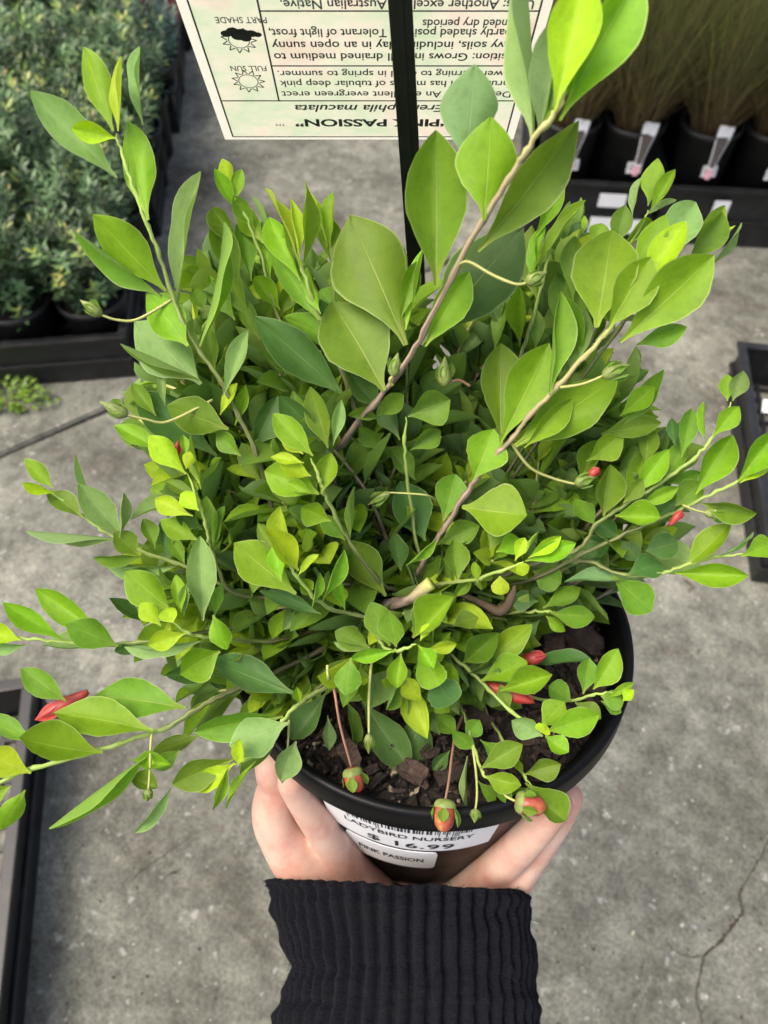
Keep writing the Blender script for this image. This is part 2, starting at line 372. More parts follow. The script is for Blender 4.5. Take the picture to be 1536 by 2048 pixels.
def crack(pxs, w0, seed):
    rnd = random.Random(seed); pts = spline([G(x, y, 0.0) for x, y in pxs], 8); vs = []; fs = []
    for i, p in enumerate(pts):
        t = (pts[min(i + 1, len(pts) - 1)] - pts[max(i - 1, 0)]).normalized(); nn = Vector((-t.y, t.x, 0))
        w = w0 * rnd.uniform(0.35, 1.3) * (0.3 + 0.7 * math.sin(math.pi * (i + 0.5) / len(pts)))
        j = nn * rnd.uniform(-0.0012, 0.0012)
        vs += [p + j + nn * w + Vector((0, 0, 0.0012)), p + j - nn * w + Vector((0, 0, 0.0012))]
    fs = [(2 * i, 2 * i + 1, 2 * i + 3, 2 * i + 2) for i in range(len(pts) - 1)]
    obj('crack', mesh('crack', vs, fs, False), CRACK, slab_a)
crack([(1560, 1640), (1520, 1715), (1488, 1770), (1478, 1792), (1484, 1825), (1465, 1850), (1438, 1885), (1408, 1912), (1402, 1945), (1392, 1990), (1400, 2030), (1410, 2080)], 0.0021, 1)
crack([(1330, 1885), (1355, 1905), (1385, 1914), (1408, 1912)], 0.0010, 2)
crack([(240, 1780), (300, 1730), (345, 1700), (395, 1660)], 0.0006, 3)

# bits of litter on the concrete
def litter(px, py, ln, col, seed, lab):
    rnd = random.Random(seed); p = G(px, py, 0.0); a = rnd.random() * 6
    pts = [p + Vector((math.cos(a) * ln * t + math.sin(a) * ln * 0.3 * math.sin(t * 5), math.sin(a) * ln * t, 0.0022 + 0.004 * math.sin(t * 3))) for t in (0, .25, .5, .75, 1)]
    vs, fs, uv = tube(pts, [0.0006, 0.0014, 0.0018, 0.0014, 0.0005], 6)
    o = obj('plant_litter', mesh('litter', vs, fs), col); return tag(o, lab, 'litter')
LIT1 = simple('dry_twig', (0.12, 0.085, 0.05), 0.8, 0.3, 80); LIT2 = simple('pale_petal', (0.50, 0.52, 0.36), 0.7, 0.1, 80)
litter(1375, 1185, 0.03, LIT1, 4, 'small dry brown twig on concrete right of the pot rim')
litter(1270, 1862, 0.009, LIT2, 5, 'tiny pale yellow petal on the concrete right of the sleeve')
litter(72, 1860, 0.02, LIT1, 6, 'tiny brown twig beside the black tray at lower left')

# loose grit and crumbs of potting mix on the paving
rg = random.Random(44); gv, gf, gc = [], [], []
for i in range(1500):
    px_, py_ = rg.uniform(-40, 1580), rg.uniform(250, 2080) if i % 3 else rg.uniform(1150, 2080); c = G(px_, py_, 0.0); sz = rg.choice((.0006, .0008, .0011, .0015, .0022)); i0 = len(gv)
    if i % 5 == 0: c = c + Vector((rg.gauss(0, .02), rg.gauss(0, .02), 0)) + (Vector((-0.47, 0.25, 0)) - c) * (0.0 if px_ > 300 else 0.5)
    e = Matrix.Rotation(rg.random() * 6.28, 3, 'Z')
    for q in ((1, 0, .2), (-1, 0, .3), (0, rg.uniform(.6, 2.0), .2), (0, -1, .3), (0, 0, .9)): gv.append(c + e @ (Vector(q) * sz * rg.uniform(.7, 1.3)) + Vector((0, 0, .0004)))
    gf += [tuple(i0 + k_ for k_ in q) for q in ((0, 2, 4), (2, 1, 4), (1, 3, 4), (3, 0, 4))]
    gc += [rg.choice(((.05, .04, .03), (.03, .024, .02), (.30, .29, .26), (.42, .40, .36), (.16, .12, .085)))] * 5
gm = mesh('grit', gv, gf, False); GRM, ntg, bg_ = newmat('grit'); atg = N(ntg, 'ShaderNodeVertexColor'); atg.layer_name = 'Col'; ntg.links.new(atg.outputs['Color'], bg_.inputs['Base Color']); bg_.inputs['Roughness'].default_value = 0.9
cag = gm.color_attributes.new('Col', 'FLOAT_COLOR', 'POINT'); cag.data.foreach_set('color', [x for c in gc for x in (*c, 1.0)])
tag(obj('grit', gm, GRM), 'loose grit and potting mix crumbs on the concrete', 'grit', kind='stuff')

# ------------------------------------------------------------------ background trays, pots and plants
def tray_mesh(w, l, h):
    bm = bmesh.new(); t = 0.004
    for (x0, x1, y0, y1) in ((0, w, 0, t), (0, w, l - t, l), (0, t, t, l - t), (w - t, w, t, l - t)):
        add_box(bm, x0, x1, y0, y1, 0.002, h - 0.004)
    o = 0.010
    for (x0, x1, y0, y1) in ((-o, w + o, -o, t + .003), (-o, w + o, l - t - .003, l + o), (-o, t + .003, t + .003, l - t - .003), (w - t - .003, w + o, t + .003, l - t - .003)):
        add_box(bm, x0, x1, y0, y1, h - 0.004, h + 0.004, bev=0.0018)
    o = 0.006
    for (x0, x1, y0, y1) in ((-o, w + o, -o, -0.0005), (-o, w + o, l + .0005, l + o), (-o, -.0005, 0, l), (w + .0005, w + o, 0, l)):
        add_box(bm, x0, x1, y0, y1, h * 0.42, h * 0.42 + 0.010, bev=0.0015)
    nr = max(3, int(w / 0.07))
    return bmmesh('tray_shell', bm)
def tray_grid(w, l):
    bm = bmesh.new(); s = 0.032
    for i in range(1, int(w / s) + 1): add_box(bm, i * s - .0035, i * s + .0035, 0.004, l - .004, 0.004, 0.010)
    for j in range(1, int(l / s) + 1): add_box(bm, 0.004, w - .004, j * s - .0035, j * s + .0035, 0.0035, 0.0095)
    return bmmesh('tray_grid', bm)
def make_tray(loc, rz, w, l, h, label, group=None):
    t = empty('plant_tray', (loc[0], loc[1], 0.0), rz); tag(t, label, 'tray', group)
    obj('shell', tray_mesh(w, l, h), TRAY, t); obj('base_grid', tray_grid(w, l), TRAY, t); return t
def pot_mesh(rt, rb, h):
    prof = [(0.001, 0.0), (rb, 0.0), (rt * 0.97, h - 0.016), (rt * 0.97 + 0.004, h - 0.016), (rt + 0.004, h), (rt - 0.002, h), (rt - 0.004, h - 0.012)]
    vs, fs = lathe(prof, 32); return mesh('pot', vs, fs)
def soil_disc(r, z, seed):
    vs = [(0, 0, z)]; fs = []; n = 24; rnd = random.Random(seed)
    for k in (1, 2, 3):
        for i in range(n):
            a = 2 * math.pi * i / n; vs.append((r * k / 3 * math.cos(a), r * k / 3 * math.sin(a), z + rnd.uniform(-.004, .004)))
    for i in range(n): fs.append((0, 1 + i, 1 + (i + 1) % n))
    for k in (0, 1):
        for i in range(n):
            a = 1 + k * n + i; b = 1 + k * n + (i + 1) % n; fs.append((a, a + n, b + n, b))
    return mesh('soil', vs, fs)
def add_col(me, cols):
    ca = me.color_attributes.new('Col', 'FLOAT_COLOR', 'POINT')
    flat = [x for c in cols for x in (c[0], c[1], c[2], 1.0)]; ca.data.foreach_set('color', flat)
def bush_mesh(seed, r, h, z0, nshoot=150, pal=None, leaf=0.026):
    rnd = random.Random(seed); vs = []; fs = []; cols = []
    pal = pal or dict(lo=(0.040, 0.088, 0.036), hi=(0.150, 0.250, 0.105), tip=(0.58, 0.70, 0.16))
    for s in range(nshoot):
        a = rnd.random() * 2 * math.pi; rr = r * math.sqrt(rnd.random()); zz = rnd.random() ** 0.7
        tip = Vector((rr * math.cos(a) * (0.75 + 0.4 * zz), rr * math.sin(a) * (0.75 + 0.4 * zz), z0 + h * (0.02 + 0.98 * zz * (1 - 0.35 * (rr / r) ** 2))))
        d = (tip - Vector((0, 0, z0 - 0.03))).normalized(); d = (d + Vector((rnd.uniform(-.3, .3), rnd.uniform(-.3, .3), 0.5))).normalized()
        L = rnd.uniform(0.035, 0.07); bright = rnd.random() < 0.08 + 0.14 * zz; sb = rnd.choice((0.45, 0.6, 0.9, 1.2, 1.6))
        o = d.orthogonal().normalized(); b = d.cross(o)
        nl = rnd.randint(11, 16)
        for k in range(nl):
            t = k / nl; p = tip - d * L * (1 - t); an = k * 2.4 + rnd.uniform(-.3, .3)
            out = (o * math.cos(an) + b * math.sin(an)); el = 0.25 + 0.9 * t ** 2
            ld = (out + d * el).normalized(); ln = leaf * rnd.uniform(0.7, 1.25) * (1.0 - 0.25 * t); w = ln * rnd.uniform(0.26, 0.36)
            sd_ = ld.cross(d).normalized() if ld.cross(d).length > 1e-4 else o
            up = sd_.cross(ld).normalized()
            i0 = len(vs)
            vs += [p, p + ld * ln * .5 + sd_ * w * .5 + up * .001, p + ld * ln * .5 - up * w * .16, p + ld * ln * .5 - sd_ * w * .5 + up * .001, p + ld * ln + up * rnd.uniform(-.002, .001)]
            fs += [(i0, i0 + 1, i0 + 2), (i0, i0 + 2, i0 + 3), (i0 + 1, i0 + 4, i0 + 2), (i0 + 2, i0 + 4, i0 + 3)]
            q = rnd.random(); c = [sb * (pal['lo'][i] * (1 - q) + pal['hi'][i] * q) for i in range(3)]
            if bright and t > 0.55:
                c = [c[i] * 0.3 + pal['tip'][i] * 0.7 * rnd.uniform(.7, 1.1) for i in range(3)]
            cols += [c] * 5
        # twig
        i0 = len(vs); w = 0.0011; e = tip - d * L * 1.6
        vs += [e + o * w, e - o * w, tip]; fs.append((i0, i0 + 1, i0 + 2)); cols += [(0.05, 0.045, 0.03)] * 3
    me = mesh('foliage', vs, fs, True); add_col(me, cols); return me
def label_stick_mesh(): 
    return mesh('plant_label', [(-.008, 0, 0), (.008, 0, 0), (.011, .004, .06), (-.011, .004, .06), (-.008, .0012, 0), (.008, .0012, 0), (.011, .0052, .06), (-.011, .0052, .06)],
                [(0, 1, 2, 3), (7, 6, 5, 4), (0, 4, 5, 1), (1, 5, 6, 2), (2, 6, 7, 3), (3, 7, 4, 0)], False)

PH = 0.155
POTM = pot_mesh(0.068, 0.054, PH); SOILM = soil_disc(0.064, PH - 0.016, 1); LABM = label_stick_mesh()
POTM.materials.append(BGPOT); SOILM.materials.append(SOIL); LABM.materials.append(PAPER)
BUSH = [bush_mesh(11 + i, 0.098, (0.24, 0.29, 0.265)[i], PH, 125) for i in range(3)]
BUSH_RED = bush_mesh(21, 0.10, 0.16, PH, 110, dict(lo=(0.06, 0.012, 0.016), hi=(0.14, 0.02, 0.03), tip=(0.22, 0.03, 0.04)), 0.03)
BUSH_TEAL = bush_mesh(22, 0.10, 0.17, PH, 130, dict(lo=(0.05, 0.11, 0.09), hi=(0.11, 0.22, 0.17), tip=(0.2, 0.33, 0.24)), 0.022)
for b_ in BUSH + [BUSH_RED, BUSH_TEAL]: b_.materials.append(SMALL)
ORD = ['front', 'second', 'third', 'fourth', 'fifth', 'sixth']
COLN = ['beside the aisle', 'one in from the aisle', 'two in from the aisle', 'three in from the aisle', 'four in from the aisle', 'five in from the aisle']
def potted_bush(loc, i, label, fol, group, stick=None, name='potted_shrub', rz=0.0):
    t = empty(name, loc, rz); tag(t, label, 'shrub', group)
    obj('pot', POTM, None, t); obj('soil', SOILM, None, t)
    f = obj('foliage', fol, None, t); f.rotation_euler.z = i * 1.3; tag(f, kind='stuff')
    s = 0.92 + 0.16 * ((i * 37) % 10) / 10; f.scale = (s, s, s)
    if stick:
        k = obj('plant_label', LABM, None, t); k.location = (0.062 * math.cos(stick), 0.062 * math.sin(stick), PH - 0.02); k.rotation_euler = (R(-10), 0, stick + R(90))
    return t
TO = Vector((-0.515, 1.165)); e1 = Vector((-0.993, -0.115)); e2 = Vector((-0.062, 0.998)); trz = math.atan2(-e1.y, -e1.x)
def tl(a, b_): return TO + e1 * a + e2 * b_
TW, TL, TH = 0.47, 0.47, 0.115
k = 0
for ci, ri, lab in ((0, 0, 'black plastic tray of small-leaved shrubs left of the held plant, nearest the camera'),
                    (0, 1, 'black plastic tray of small-leaved shrubs directly behind the nearest left tray'),
                    (1, 1, 'black plastic tray of shrubs at the left frame edge, behind the front tray'),
                    (0, 2, 'black plastic tray of shrubs farthest back beside the aisle at upper left'),
                    (1, 2, 'black plastic tray of shrubs in the far upper left corner')):
    o_ = tl((ci + 1) * (TW + 0.02), ri * (TL + 0.03)); make_tray(o_, trz, TW, TL, TH, lab, 'black trays of shrubs on the left')
    for r_ in range(3):
        for c_ in range(3):
            q = tl(ci * (TW + .02) + 0.08 + c_ * 0.152, ri * (TL + .03) + 0.082 + r_ * 0.152)
            col = ci * 3 + c_; row = ri * 3 + r_
            if ri == 2 and r_ == 2: continue
            fol = BUSH[(k * 2 + row) % 3]; nm = 'dark green small-leaved potted shrub'
            if (col, row) == (0, 6): fol = BUSH_TEAL; nm = 'blue-green potted shrub'
            if (col, row) == (0, 7): fol = BUSH_RED; nm = 'dark red-leaved potted shrub'
            lab = '%s, %s row from the front, %s' % (nm, ORD[row] if row < 6 else ('seventh', 'eighth', 'ninth')[row - 6], COLN[col])
            potted_bush((q.x, q.y, 0.006), k, lab, fol, 'small-leaved shrubs in the left trays', stick={(0, 1): R(-20), (2, 0): R(-75), (0, 3): R(-10)}.get((col, row)))
            k += 1
# price stickers on two of the pots
# two empty black pots standing behind the far tray
for i, (px, py) in enumerate(((345, 90), (395, 60), (300, 20))):
    p = G(px, py); o = obj('empty_pot', POTM, None, None, (p.x, p.y, 0.0)); o.scale = (1.35, 1.35, 1.25)
    tag(o, ('large empty black pot standing just left of the plant tag', 'large black pot half hidden behind the plant tag', 'large black pot farthest back by the red shrub')[i], 'pot', 'empty black pots at the back')

# sedges at upper right
def sedge_mesh(seed, n=1000):
    rnd = random.Random(seed); vs = []; fs = []; cols = []
    for i in range(n):
        a = rnd.random() * 2 * math.pi; rr = 0.045 * math.sqrt(rnd.random())
        p = Vector((rr * math.cos(a), rr * math.sin(a), PH - 0.015)); lean = rnd.uniform(0.02, 0.42) if rnd.random() < .7 else rnd.uniform(.3, .9); az = a + rnd.uniform(-1.6, 1.6)
        H = rnd.uniform(0.22, 0.46); w = rnd.uniform(0.0005, 0.0012); droop = rnd.uniform(0.0, 0.9)
        sdv = Vector((-math.sin(az), math.cos(az), 0)); dirv = Vector((math.cos(az), math.sin(az), 0)); i0 = len(vs); m = 6
        dead = rnd.random() < 0.35; q = rnd.random(); dk = rnd.choice((0.5, 0.7, 1.0, 1.5))
        for j in range(m + 1):
            t = j / m; c = p + Vector((0, 0, H * (t - 0.22 * droop * t * t))) + dirv * (H * (lean * t + droop * 0.35 * t * t))
            ww = w * (1 - 0.8 * t); c = c + Vector((rnd.uniform(-1, 1), rnd.uniform(-1, 1), 0)) * 0.004 * t
            vs += [c + sdv * ww, c - sdv * ww]
            br = (0.19, 0.140, 0.065); gr = (0.105 + .09 * q * q, 0.135 + .10 * q * q, 0.045)
            f = min(1, max(0, (t - 0.12) * 1.8)) * (0.25 if dead else 1)
            cc = [dk * (br[x] * (1 - f) + gr[x] * f) for x in range(3)]; cols += [cc, cc]
        fs += [(i0 + 2 * j, i0 + 2 * j + 1, i0 + 2 * j + 3, i0 + 2 * j + 2) for j in range(m)]
    me = mesh('blades', vs, fs); add_col(me, cols); me.materials.append(BLADE); return me
PHB, PH = PH, 0.26
SPOTM = pot_mesh(0.067, 0.055, PH); SPOTM.materials.append(BGPOT); SSOIL = soil_disc(0.063, PH - 0.016, 2); SSOIL.materials.append(SOIL)
SEDGE = [sedge_mesh(31), sedge_mesh(32)]
PIC = simple('label_picture', (0.10, 0.085, 0.075), 0.4, 0.6, 160, 0.0); PINK = simple('label_pink_tip', (0.70, 0.36, 0.42), 0.5, 0.2, 60, 0.0)
def plate(name, prof, th=0.0012):
    """thin plate in XZ, prof = list of (half width, z)"""
    vs = []; fs = []; n = len(prof)
    for y in (0, th):
        for (w, z) in prof: vs += [(-w, y, z), (w, y, z)]
    for j in range(n - 1):
        fs.append((2 * j, 2 * j + 1, 2 * j + 3, 2 * j + 2)); o = 2 * n
        fs.append((o + 2 * j + 2, o + 2 * j + 3, o + 2 * j + 1, o + 2 * j))
        fs.append((2 * j, 2 * j + 2, o + 2 * j + 2, o + 2 * j)); fs.append((2 * j + 1, o + 2 * j + 1, o + 2 * j + 3, 2 * j + 3))
    fs.append((0, 2 * n, 2 * n + 1, 1)); fs.append((2 * n - 2, 2 * n - 1, 4 * n - 1, 4 * n - 2))
    return mesh(name, vs, fs, False)
HL = plate('hang_label', [(.0075, 0.004), (.010, 0.030), (.0165, 0.075), (.0175, 0.092), (.016, 0.096)]); HL.materials.append(PAPER)
HP = plate('picture', [(.0062, 0.008), (.0082, 0.030), (.0135, 0.070)], 0.0006); HP.materials.append(PIC)
HT = plate('pink_tip', [(.004, -0.018), (.0078, -0.012), (.0086, 0.0035)]); HT.materials.append(PINK)
STK = plate('price_sticker', [(.017, 0), (.017, .026)], 0.0006); STK.materials.append(PAPER)
STL = plate('sticker_lines', [(.012, 0), (.012, .0022)], 0.0004); STL.materials.append(simple('grey_print', (0.35, 0.36, 0.38), 0.6, 0.1, 90, 0.0))
def sedge_pot(loc, i, label, front):
    t = empty('potted_sedge', loc, 0.0); tag(t, label, 'sedge', 'sedges in the upper right trays')
    obj('pot', SPOTM, None, t); obj('soil', SSOIL, None, t); f = obj('blades', SEDGE[i % 2], None, t); f.rotation_euler.z = i * 2.1; tag(f, kind='stuff')
    if front:
        h = obj('hang_label', HL, None, t); h.location = (-0.005 + 0.008 * (i % 2), -0.086, PH - 0.070); h.rotation_euler = (R(-14), R(9), 0)
        q = obj('picture', HP, None, h); q.location = (0, -0.0009, 0); q = obj('tip', HT, None, h); q.location = (0, -0.0001, 0)
        s = obj('price_sticker', STK, None, t); s.location = (0.004, -0.0665, 0.165); s.rotation_euler = (R(-7), 0, 0)
        for z in (.008, .013, .018): l_ = obj('print', STL, None, s); l_.location = (0, -0.0006, z)
    return t
sx = Vector((0.995, -0.09)); sy = Vector((0.09, 0.995)); srz = math.atan2(sx.y, sx.x)
S0 = Vector((0.355, 1.665))
def sl(a, b_): return S0 + sx * a + sy * b_
k = 0
for ti, (a0, w, nc) in enumerate(((0.0, 0.298, 2), (0.318, 0.44, 3))):
    t = make_tray(sl(a0, 0), srz, w, 0.46, 0.15, ('black tray holding sedges at upper right, with two white stickers on its front', 'black tray holding sedges in the upper right corner of the photo')[ti], 'sedge trays at upper right')
    if ti == 0:
        for sxp, szp, sc in ((0.195, 0.095, (1.9, 1, 1.35)), (0.185, 0.018, (1.8, 1, 1.9)), (0.262, 0.026, (0.95, 1, 1.5))):
            s = obj('sticker', STK, None, t); s.location = (sxp, -0.008, szp); s.scale = sc
    else:
        s = obj('sticker', STK, None, t); s.location = (0.135, -0.008, 0.085); s.scale = (1.1, 1, 1.6)
    for r_ in range(3):
        for c_ in range(nc):
            q = sl(a0 + 0.075 + c_ * 0.145, 0.08 + r_ * 0.15)
            lab = 'tufted brown-green potted sedge, %s row of the %s sedge tray, %s' % (('front', 'middle', 'back')[r_], ('left', 'right')[ti], ('leftmost', 'second from left', 'third from left')[c_])
            sedge_pot((q.x, q.y, 0.006), k, lab, r_ == 0); k += 1
# near-empty trays at the right edge and lower left
rt = make_tray(G(1449, 1165), math.radians(-9.5), 0.42, 0.50, 0.10, 'empty black plastic tray cut off by the right edge of the photo')
rt.location = (0.648, 0.655, 0)
ss = obj('sticker', STK, None, rt); ss.location = (0.055, 0.36, 0.06); ss.rotation_euler = (R(-60), 0, 0)
bt = make_tray((0, 0, 0), R(9.6), 0.42, 0.46, 0.10, 'empty black plastic tray with mesh base at the lower left edge')
v_ = Vector((-0.459, 0.02)); bx = Vector((math.cos(R(9.6)), math.sin(R(9.6)))); by = Vector((-bx.y, bx.x))
oo = v_ - bx * 0.42 - by * 0.05; bt.location = (oo.x, oo.y, 0)

# weeds at the foot of the left tray
wr = random.Random(5)
def weed(loc, seed, n, label):
    rnd = random.Random(seed); vs = []; fs = []; cols = []
    for i in range(n):
        a = rnd.random() * 6.28; rr = 0.055 * math.sqrt(rnd.random()); p = Vector((rr * math.cos(a) * 1.3, rr * math.sin(a) * .7, rnd.uniform(.004, .03)))
        d = Vector((math.cos(a + rnd.uniform(-.8, .8)), math.sin(a + rnd.uniform(-.8, .8)), rnd.uniform(-.1, .7))).normalized(); s = d.cross(Vector((0, 0, 1))).normalized()
        ln = rnd.uniform(.012, .024); w = ln * .42; i0 = len(vs); u_ = s.cross(d)
        vs += [p, p + d * ln * .5 + s * w * .6, p + d * ln, p + d * ln * .5 - s * w * .6, p + d * ln * .55 + u_ * .002]; fs += [(i0, i0 + 1, i0 + 4), (i0 + 1, i0 + 2, i0 + 4), (i0 + 2, i0 + 3, i0 + 4), (i0 + 3, i0, i0 + 4)]
        q = rnd.random(); cols += [(0.10 + .12 * q, 0.20 + .16 * q, 0.03)] * 5
        vs += [Vector((p.x * .3, p.y * .3, 0)), Vector((p.x * .3 + .001, p.y * .3, 0)), p]; fs.append((i0 + 5, i0 + 6, i0 + 7)); cols += [(0.12, .18, .05)] * 3
    me = mesh('weed', vs, fs); add_col(me, cols); me.materials.append(SMALL); o = obj('weed', me); o.location = loc; tag(o, label, 'weed', 'weeds at the tray foot'); return o
p = G(18, 800); weed((p.x, p.y, -0.002), 1, 150, 'green leafy weed growing against the left tray at the frame edge')
p = G(75, 805); weed((p.x, p.y, -0.002), 2, 60, 'smaller yellowish weed just right of the leafy weed by the tray').scale = (.6, .6, .7)

# ------------------------------------------------------------------ the held pot
PC = P(860, 1275, 0.386); AX = Vector((0, 0.18, 1)).normalized()
PX = Vector((1, 0, 0)); PY = AX.cross(PX)
PM = Matrix(((PX.x, PY.x, AX.x, PC.x), (PX.y, PY.y, AX.y, PC.y), (PX.z, PY.z, AX.z, PC.z), (0, 0, 0, 1)))
PMI = PM.inverted()
HB = 0.165
def RB(z): return 0.0935 + 0.025 * z / HB
prof = [(0.001, -HB + .004), (RB(-HB) - .008, -HB + .004), (RB(-HB) - 0.003, -HB), (RB(-HB), -HB + .004), (RB(-0.05), -0.05), (RB(-0.012), -0.012), (RB(-.004), -.004), (0.0958, -0.0015), (0.0998, 0.0),
        (0.1003, 0.0012), (0.0999, 0.006), (0.1000, 0.0125), (0.0994, 0.0145), (0.0978, 0.0152), (0.0960, 0.0148), (0.0948, 0.013), (0.0935, 0.004), (0.0905, -0.004), (0.0885, -0.03)]
vs, fs = lathe(prof, 160)
pot = obj('plant_pot', mesh('plant_pot', vs, fs), POT); pot.matrix_world = PM
tag(pot, 'round black plastic nursery pot with a white price sticker, held in the hand', 'pot')
# thin ridge lines under the lip
# soil
rnd = random.Random(9); n = 72; rings = 26; vs = [(0, 0, 0.004)]; fs = []
for kx in range(1, rings + 1):
    for i in range(n):
        a = 2 * math.pi * i / n; r = 0.0925 * kx / rings
        h = 0.006 * noise.noise(Vector((r * math.cos(a) * 45, r * math.sin(a) * 45, 1.3))) + 0.004 * noise.noise(Vector((r * math.cos(a) * 140, r * math.sin(a) * 140, 4.3)))
        vs.append((r * math.cos(a), r * math.sin(a), -0.004 + 0.006 * (1 - kx / rings) + h - (0.004 if kx == rings else 0)))
for i in range(n): fs.append((0, 1 + i, 1 + (i + 1) % n))
for kx in range(rings - 1):
    for i in range(n):
        a = 1 + kx * n + i; b_ = 1 + kx * n + (i + 1) % n; fs.append((a, a + n, b_ + n, b_))
soil = obj('soil', mesh('soil', vs, fs), SOIL, pot)
def chip_mesh(seed):
    rnd = random.Random(seed); bm = bmesh.new(); bmesh.ops.create_cube(bm, size=1.0)
    bmesh.ops.subdivide_edges(bm, edges=bm.edges[:], cuts=2, use_grid_fill=True)
    for v in bm.verts: v.co = Vector((v.co.x * (1.15 - abs(v.co.y) * .7) + rnd.uniform(-.12, .12), v.co.y + rnd.uniform(-.16, .16), v.co.z + rnd.uniform(-.22, .22) + .5 * v.co.x * v.co.x))
    me = bmmesh('bark_chip', bm); me.materials.append(BARK); return me
CH = [chip_mesh(i) for i in range(6)]
rnd = random.Random(12)
for i in range(290):
    a = rnd.random() * 2 * math.pi; r = 0.086 * math.sqrt(rnd.random()); s = rnd.uniform(0.28, 0.75)
    o = obj('bark_chip', CH[i % 6], None, soil); o.location = (r * math.cos(a), r * math.sin(a), rnd.uniform(0.0, 0.006))
    o.rotation_euler = (rnd.uniform(-.7, .7), rnd.uniform(-.7, .7), rnd.random() * 6.28)
    o.scale = (0.005 * s, 0.013 * s * rnd.uniform(.6, 1.4), 0.0022 * s)
for i, (px, py, s, rz) in enumerate(((1165, 1275, 2.0, 0.8), (1110, 1290, 1.6, -.3), (830, 1545, 1.3, 1.0), (900, 1545, 1.2, 2.0), (700, 1510, 1.2, .5), (950, 1440, 1.4, 1.2))):
    v = FW + RT * ((px - 768) / FPX) + UP * ((1024 - py) / FPX); oC = PMI @ CAM; dv = PMI.to_3x3() @ v; tt = (0.008 - oC.z) / dv.z; q = oC + dv * tt
    o = obj('bark_chip', CH[i % 6], None, soil); o.location = q; o.rotation_euler = (.2, -.2, rz); o.scale = (0.0062 * s, 0.0095 * s, 0.0028 * s)
cv, cf, cc_ = [], [], []
for i in range(5200):
    a = rnd.random() * 6.283; r = 0.089 * math.sqrt(rnd.random()); x, y = r * math.cos(a), r * math.sin(a)
    z = -0.004 + 0.006 * (1 - r / 0.0925) + 0.006 * noise.noise(Vector((x * 45, y * 45, 1.3))) + rnd.uniform(0, .003); sz = rnd.choice((.0007, .001, .0014, .002, .0028)); i0 = len(cv); e = Matrix.Rotation(rnd.random() * 6, 3, Vector((rnd.random(), rnd.random(), rnd.random() + .1)).normalized())
    for q in ((1, 0, 0), (-1, 0, 0), (0, rnd.uniform(.5, 2.4), 0), (0, -1, 0), (0, 0, .6), (0, 0, -.6)): cv.append(Vector((x, y, z)) + e @ (Vector(q) * sz * rnd.uniform(.7, 1.2)))
    cf += [tuple(i0 + k_ for k_ in q) for q in ((0, 2, 4), (2, 1, 4), (1, 3, 4), (3, 0, 4), (2, 0, 5), (1, 2, 5), (3, 1, 5), (0, 3, 5))]
    g_ = rnd.choice((.25, .4, .6, 1.0, 1.8)); c_ = (0.030 * g_, 0.020 * g_, 0.0145 * g_) if rnd.random() < .96 else (0.24, 0.19, 0.14); cc_ += [c_] * 6
cm = mesh('soil_crumbs', cv, cf, False); add_col(cm, cc_); CRM, nt_, b__ = newmat('soil_crumb'); at_ = N(nt_, 'ShaderNodeVertexColor'); at_.layer_name = 'Col'; nt_.links.new(at_.outputs['Color'], b__.inputs['Base Color']); b__.inputs['Roughness'].default_value = 0.95
tag(obj('soil_crumbs', cm, CRM, soil), kind='stuff')
# pale rootlets / straw on the soil
for i in range(10):
    a = rnd.random() * 6.28; r = 0.08 * math.sqrt(rnd.random()); p = Vector((r * math.cos(a), r * math.sin(a), 0.006)); d = Vector((rnd.uniform(-1, 1), rnd.uniform(-1, 1), rnd.uniform(-.05, .3))).normalized()
    L_ = rnd.uniform(.012, .028); pts = [p + d * L_ * t + Vector((0, 0, .004 * math.sin(t * 3))) for t in (0, .33, .66, 1)]
    v_, f_, u_ = tube(pts, [.0004, .0005, .0004, .0002], 5); obj('straw', mesh('straw', v_, f_), LIT2 if i % 2 else BARK, soil)

# stickers wrapped on the pot wall
def on_pot(theta, z, off): r = RB(z) + off; return Vector((r * math.sin(theta), -r * math.cos(theta), z))
def wrap_panel(name, t0, t1, z0, z1, off, th, mat, parent, rc=0.0, nx=40, ny=8):
    vs = []; fs = []
    for lay in (off, off + th):
        for j in range(ny + 1):
            for i in range(nx + 1):
                fx = i / nx; fy = j / ny; z = z0 + (z1 - z0) * fy; t = t0 + (t1 - t0) * fx
                if rc > 0:      # rounded corners
                    w = (t1 - t0) * 0.085; xx = (fx - .5) * w; hx = w / 2; yy = (fy - .5) * (z1 - z0); hy = abs(z1 - z0) / 2
                    ex = max(0, abs(xx) - (hx - rc)); ey = max(0, abs(yy) - (hy - rc)); dd = math.hypot(ex, ey)
                    if dd > rc and ex > 0 and ey > 0:
                        sc = rc / dd; xx = math.copysign((hx - rc) + ex * sc, xx); yy = math.copysign((hy - rc) + ey * sc, yy)
                        t = t0 + (t1 - t0) * (xx / w + .5); z = z0 + (z1 - z0) * (yy / (z1 - z0) + .5)
                vs.append(on_pot(t, z, lay))
    m = (nx + 1) * (ny + 1)
    for j in range(ny):
        for i in range(nx):
            a = j * (nx + 1) + i; q = (a, a + 1, a + nx + 2, a + nx + 1)
            fs.append(tuple(m + x for x in q)); fs.append(q[::-1])
    for i in range(nx):
        fs.append((i, i + 1, m + i + 1, m + i)); a = ny * (nx + 1) + i; fs.append((a + 1, a, m + a, m + a + 1))
    for j in range(ny):
        a = j * (nx + 1); fs.append((a + nx + 1, a, m + a, m + a + nx + 1)); a += nx; fs.append((a, a + nx + 1, m + a + nx + 1, m + a))
    return obj(name, mesh(name, vs, fs, False), mat, parent)
dg = bpy.context.evaluated_depsgraph_get()
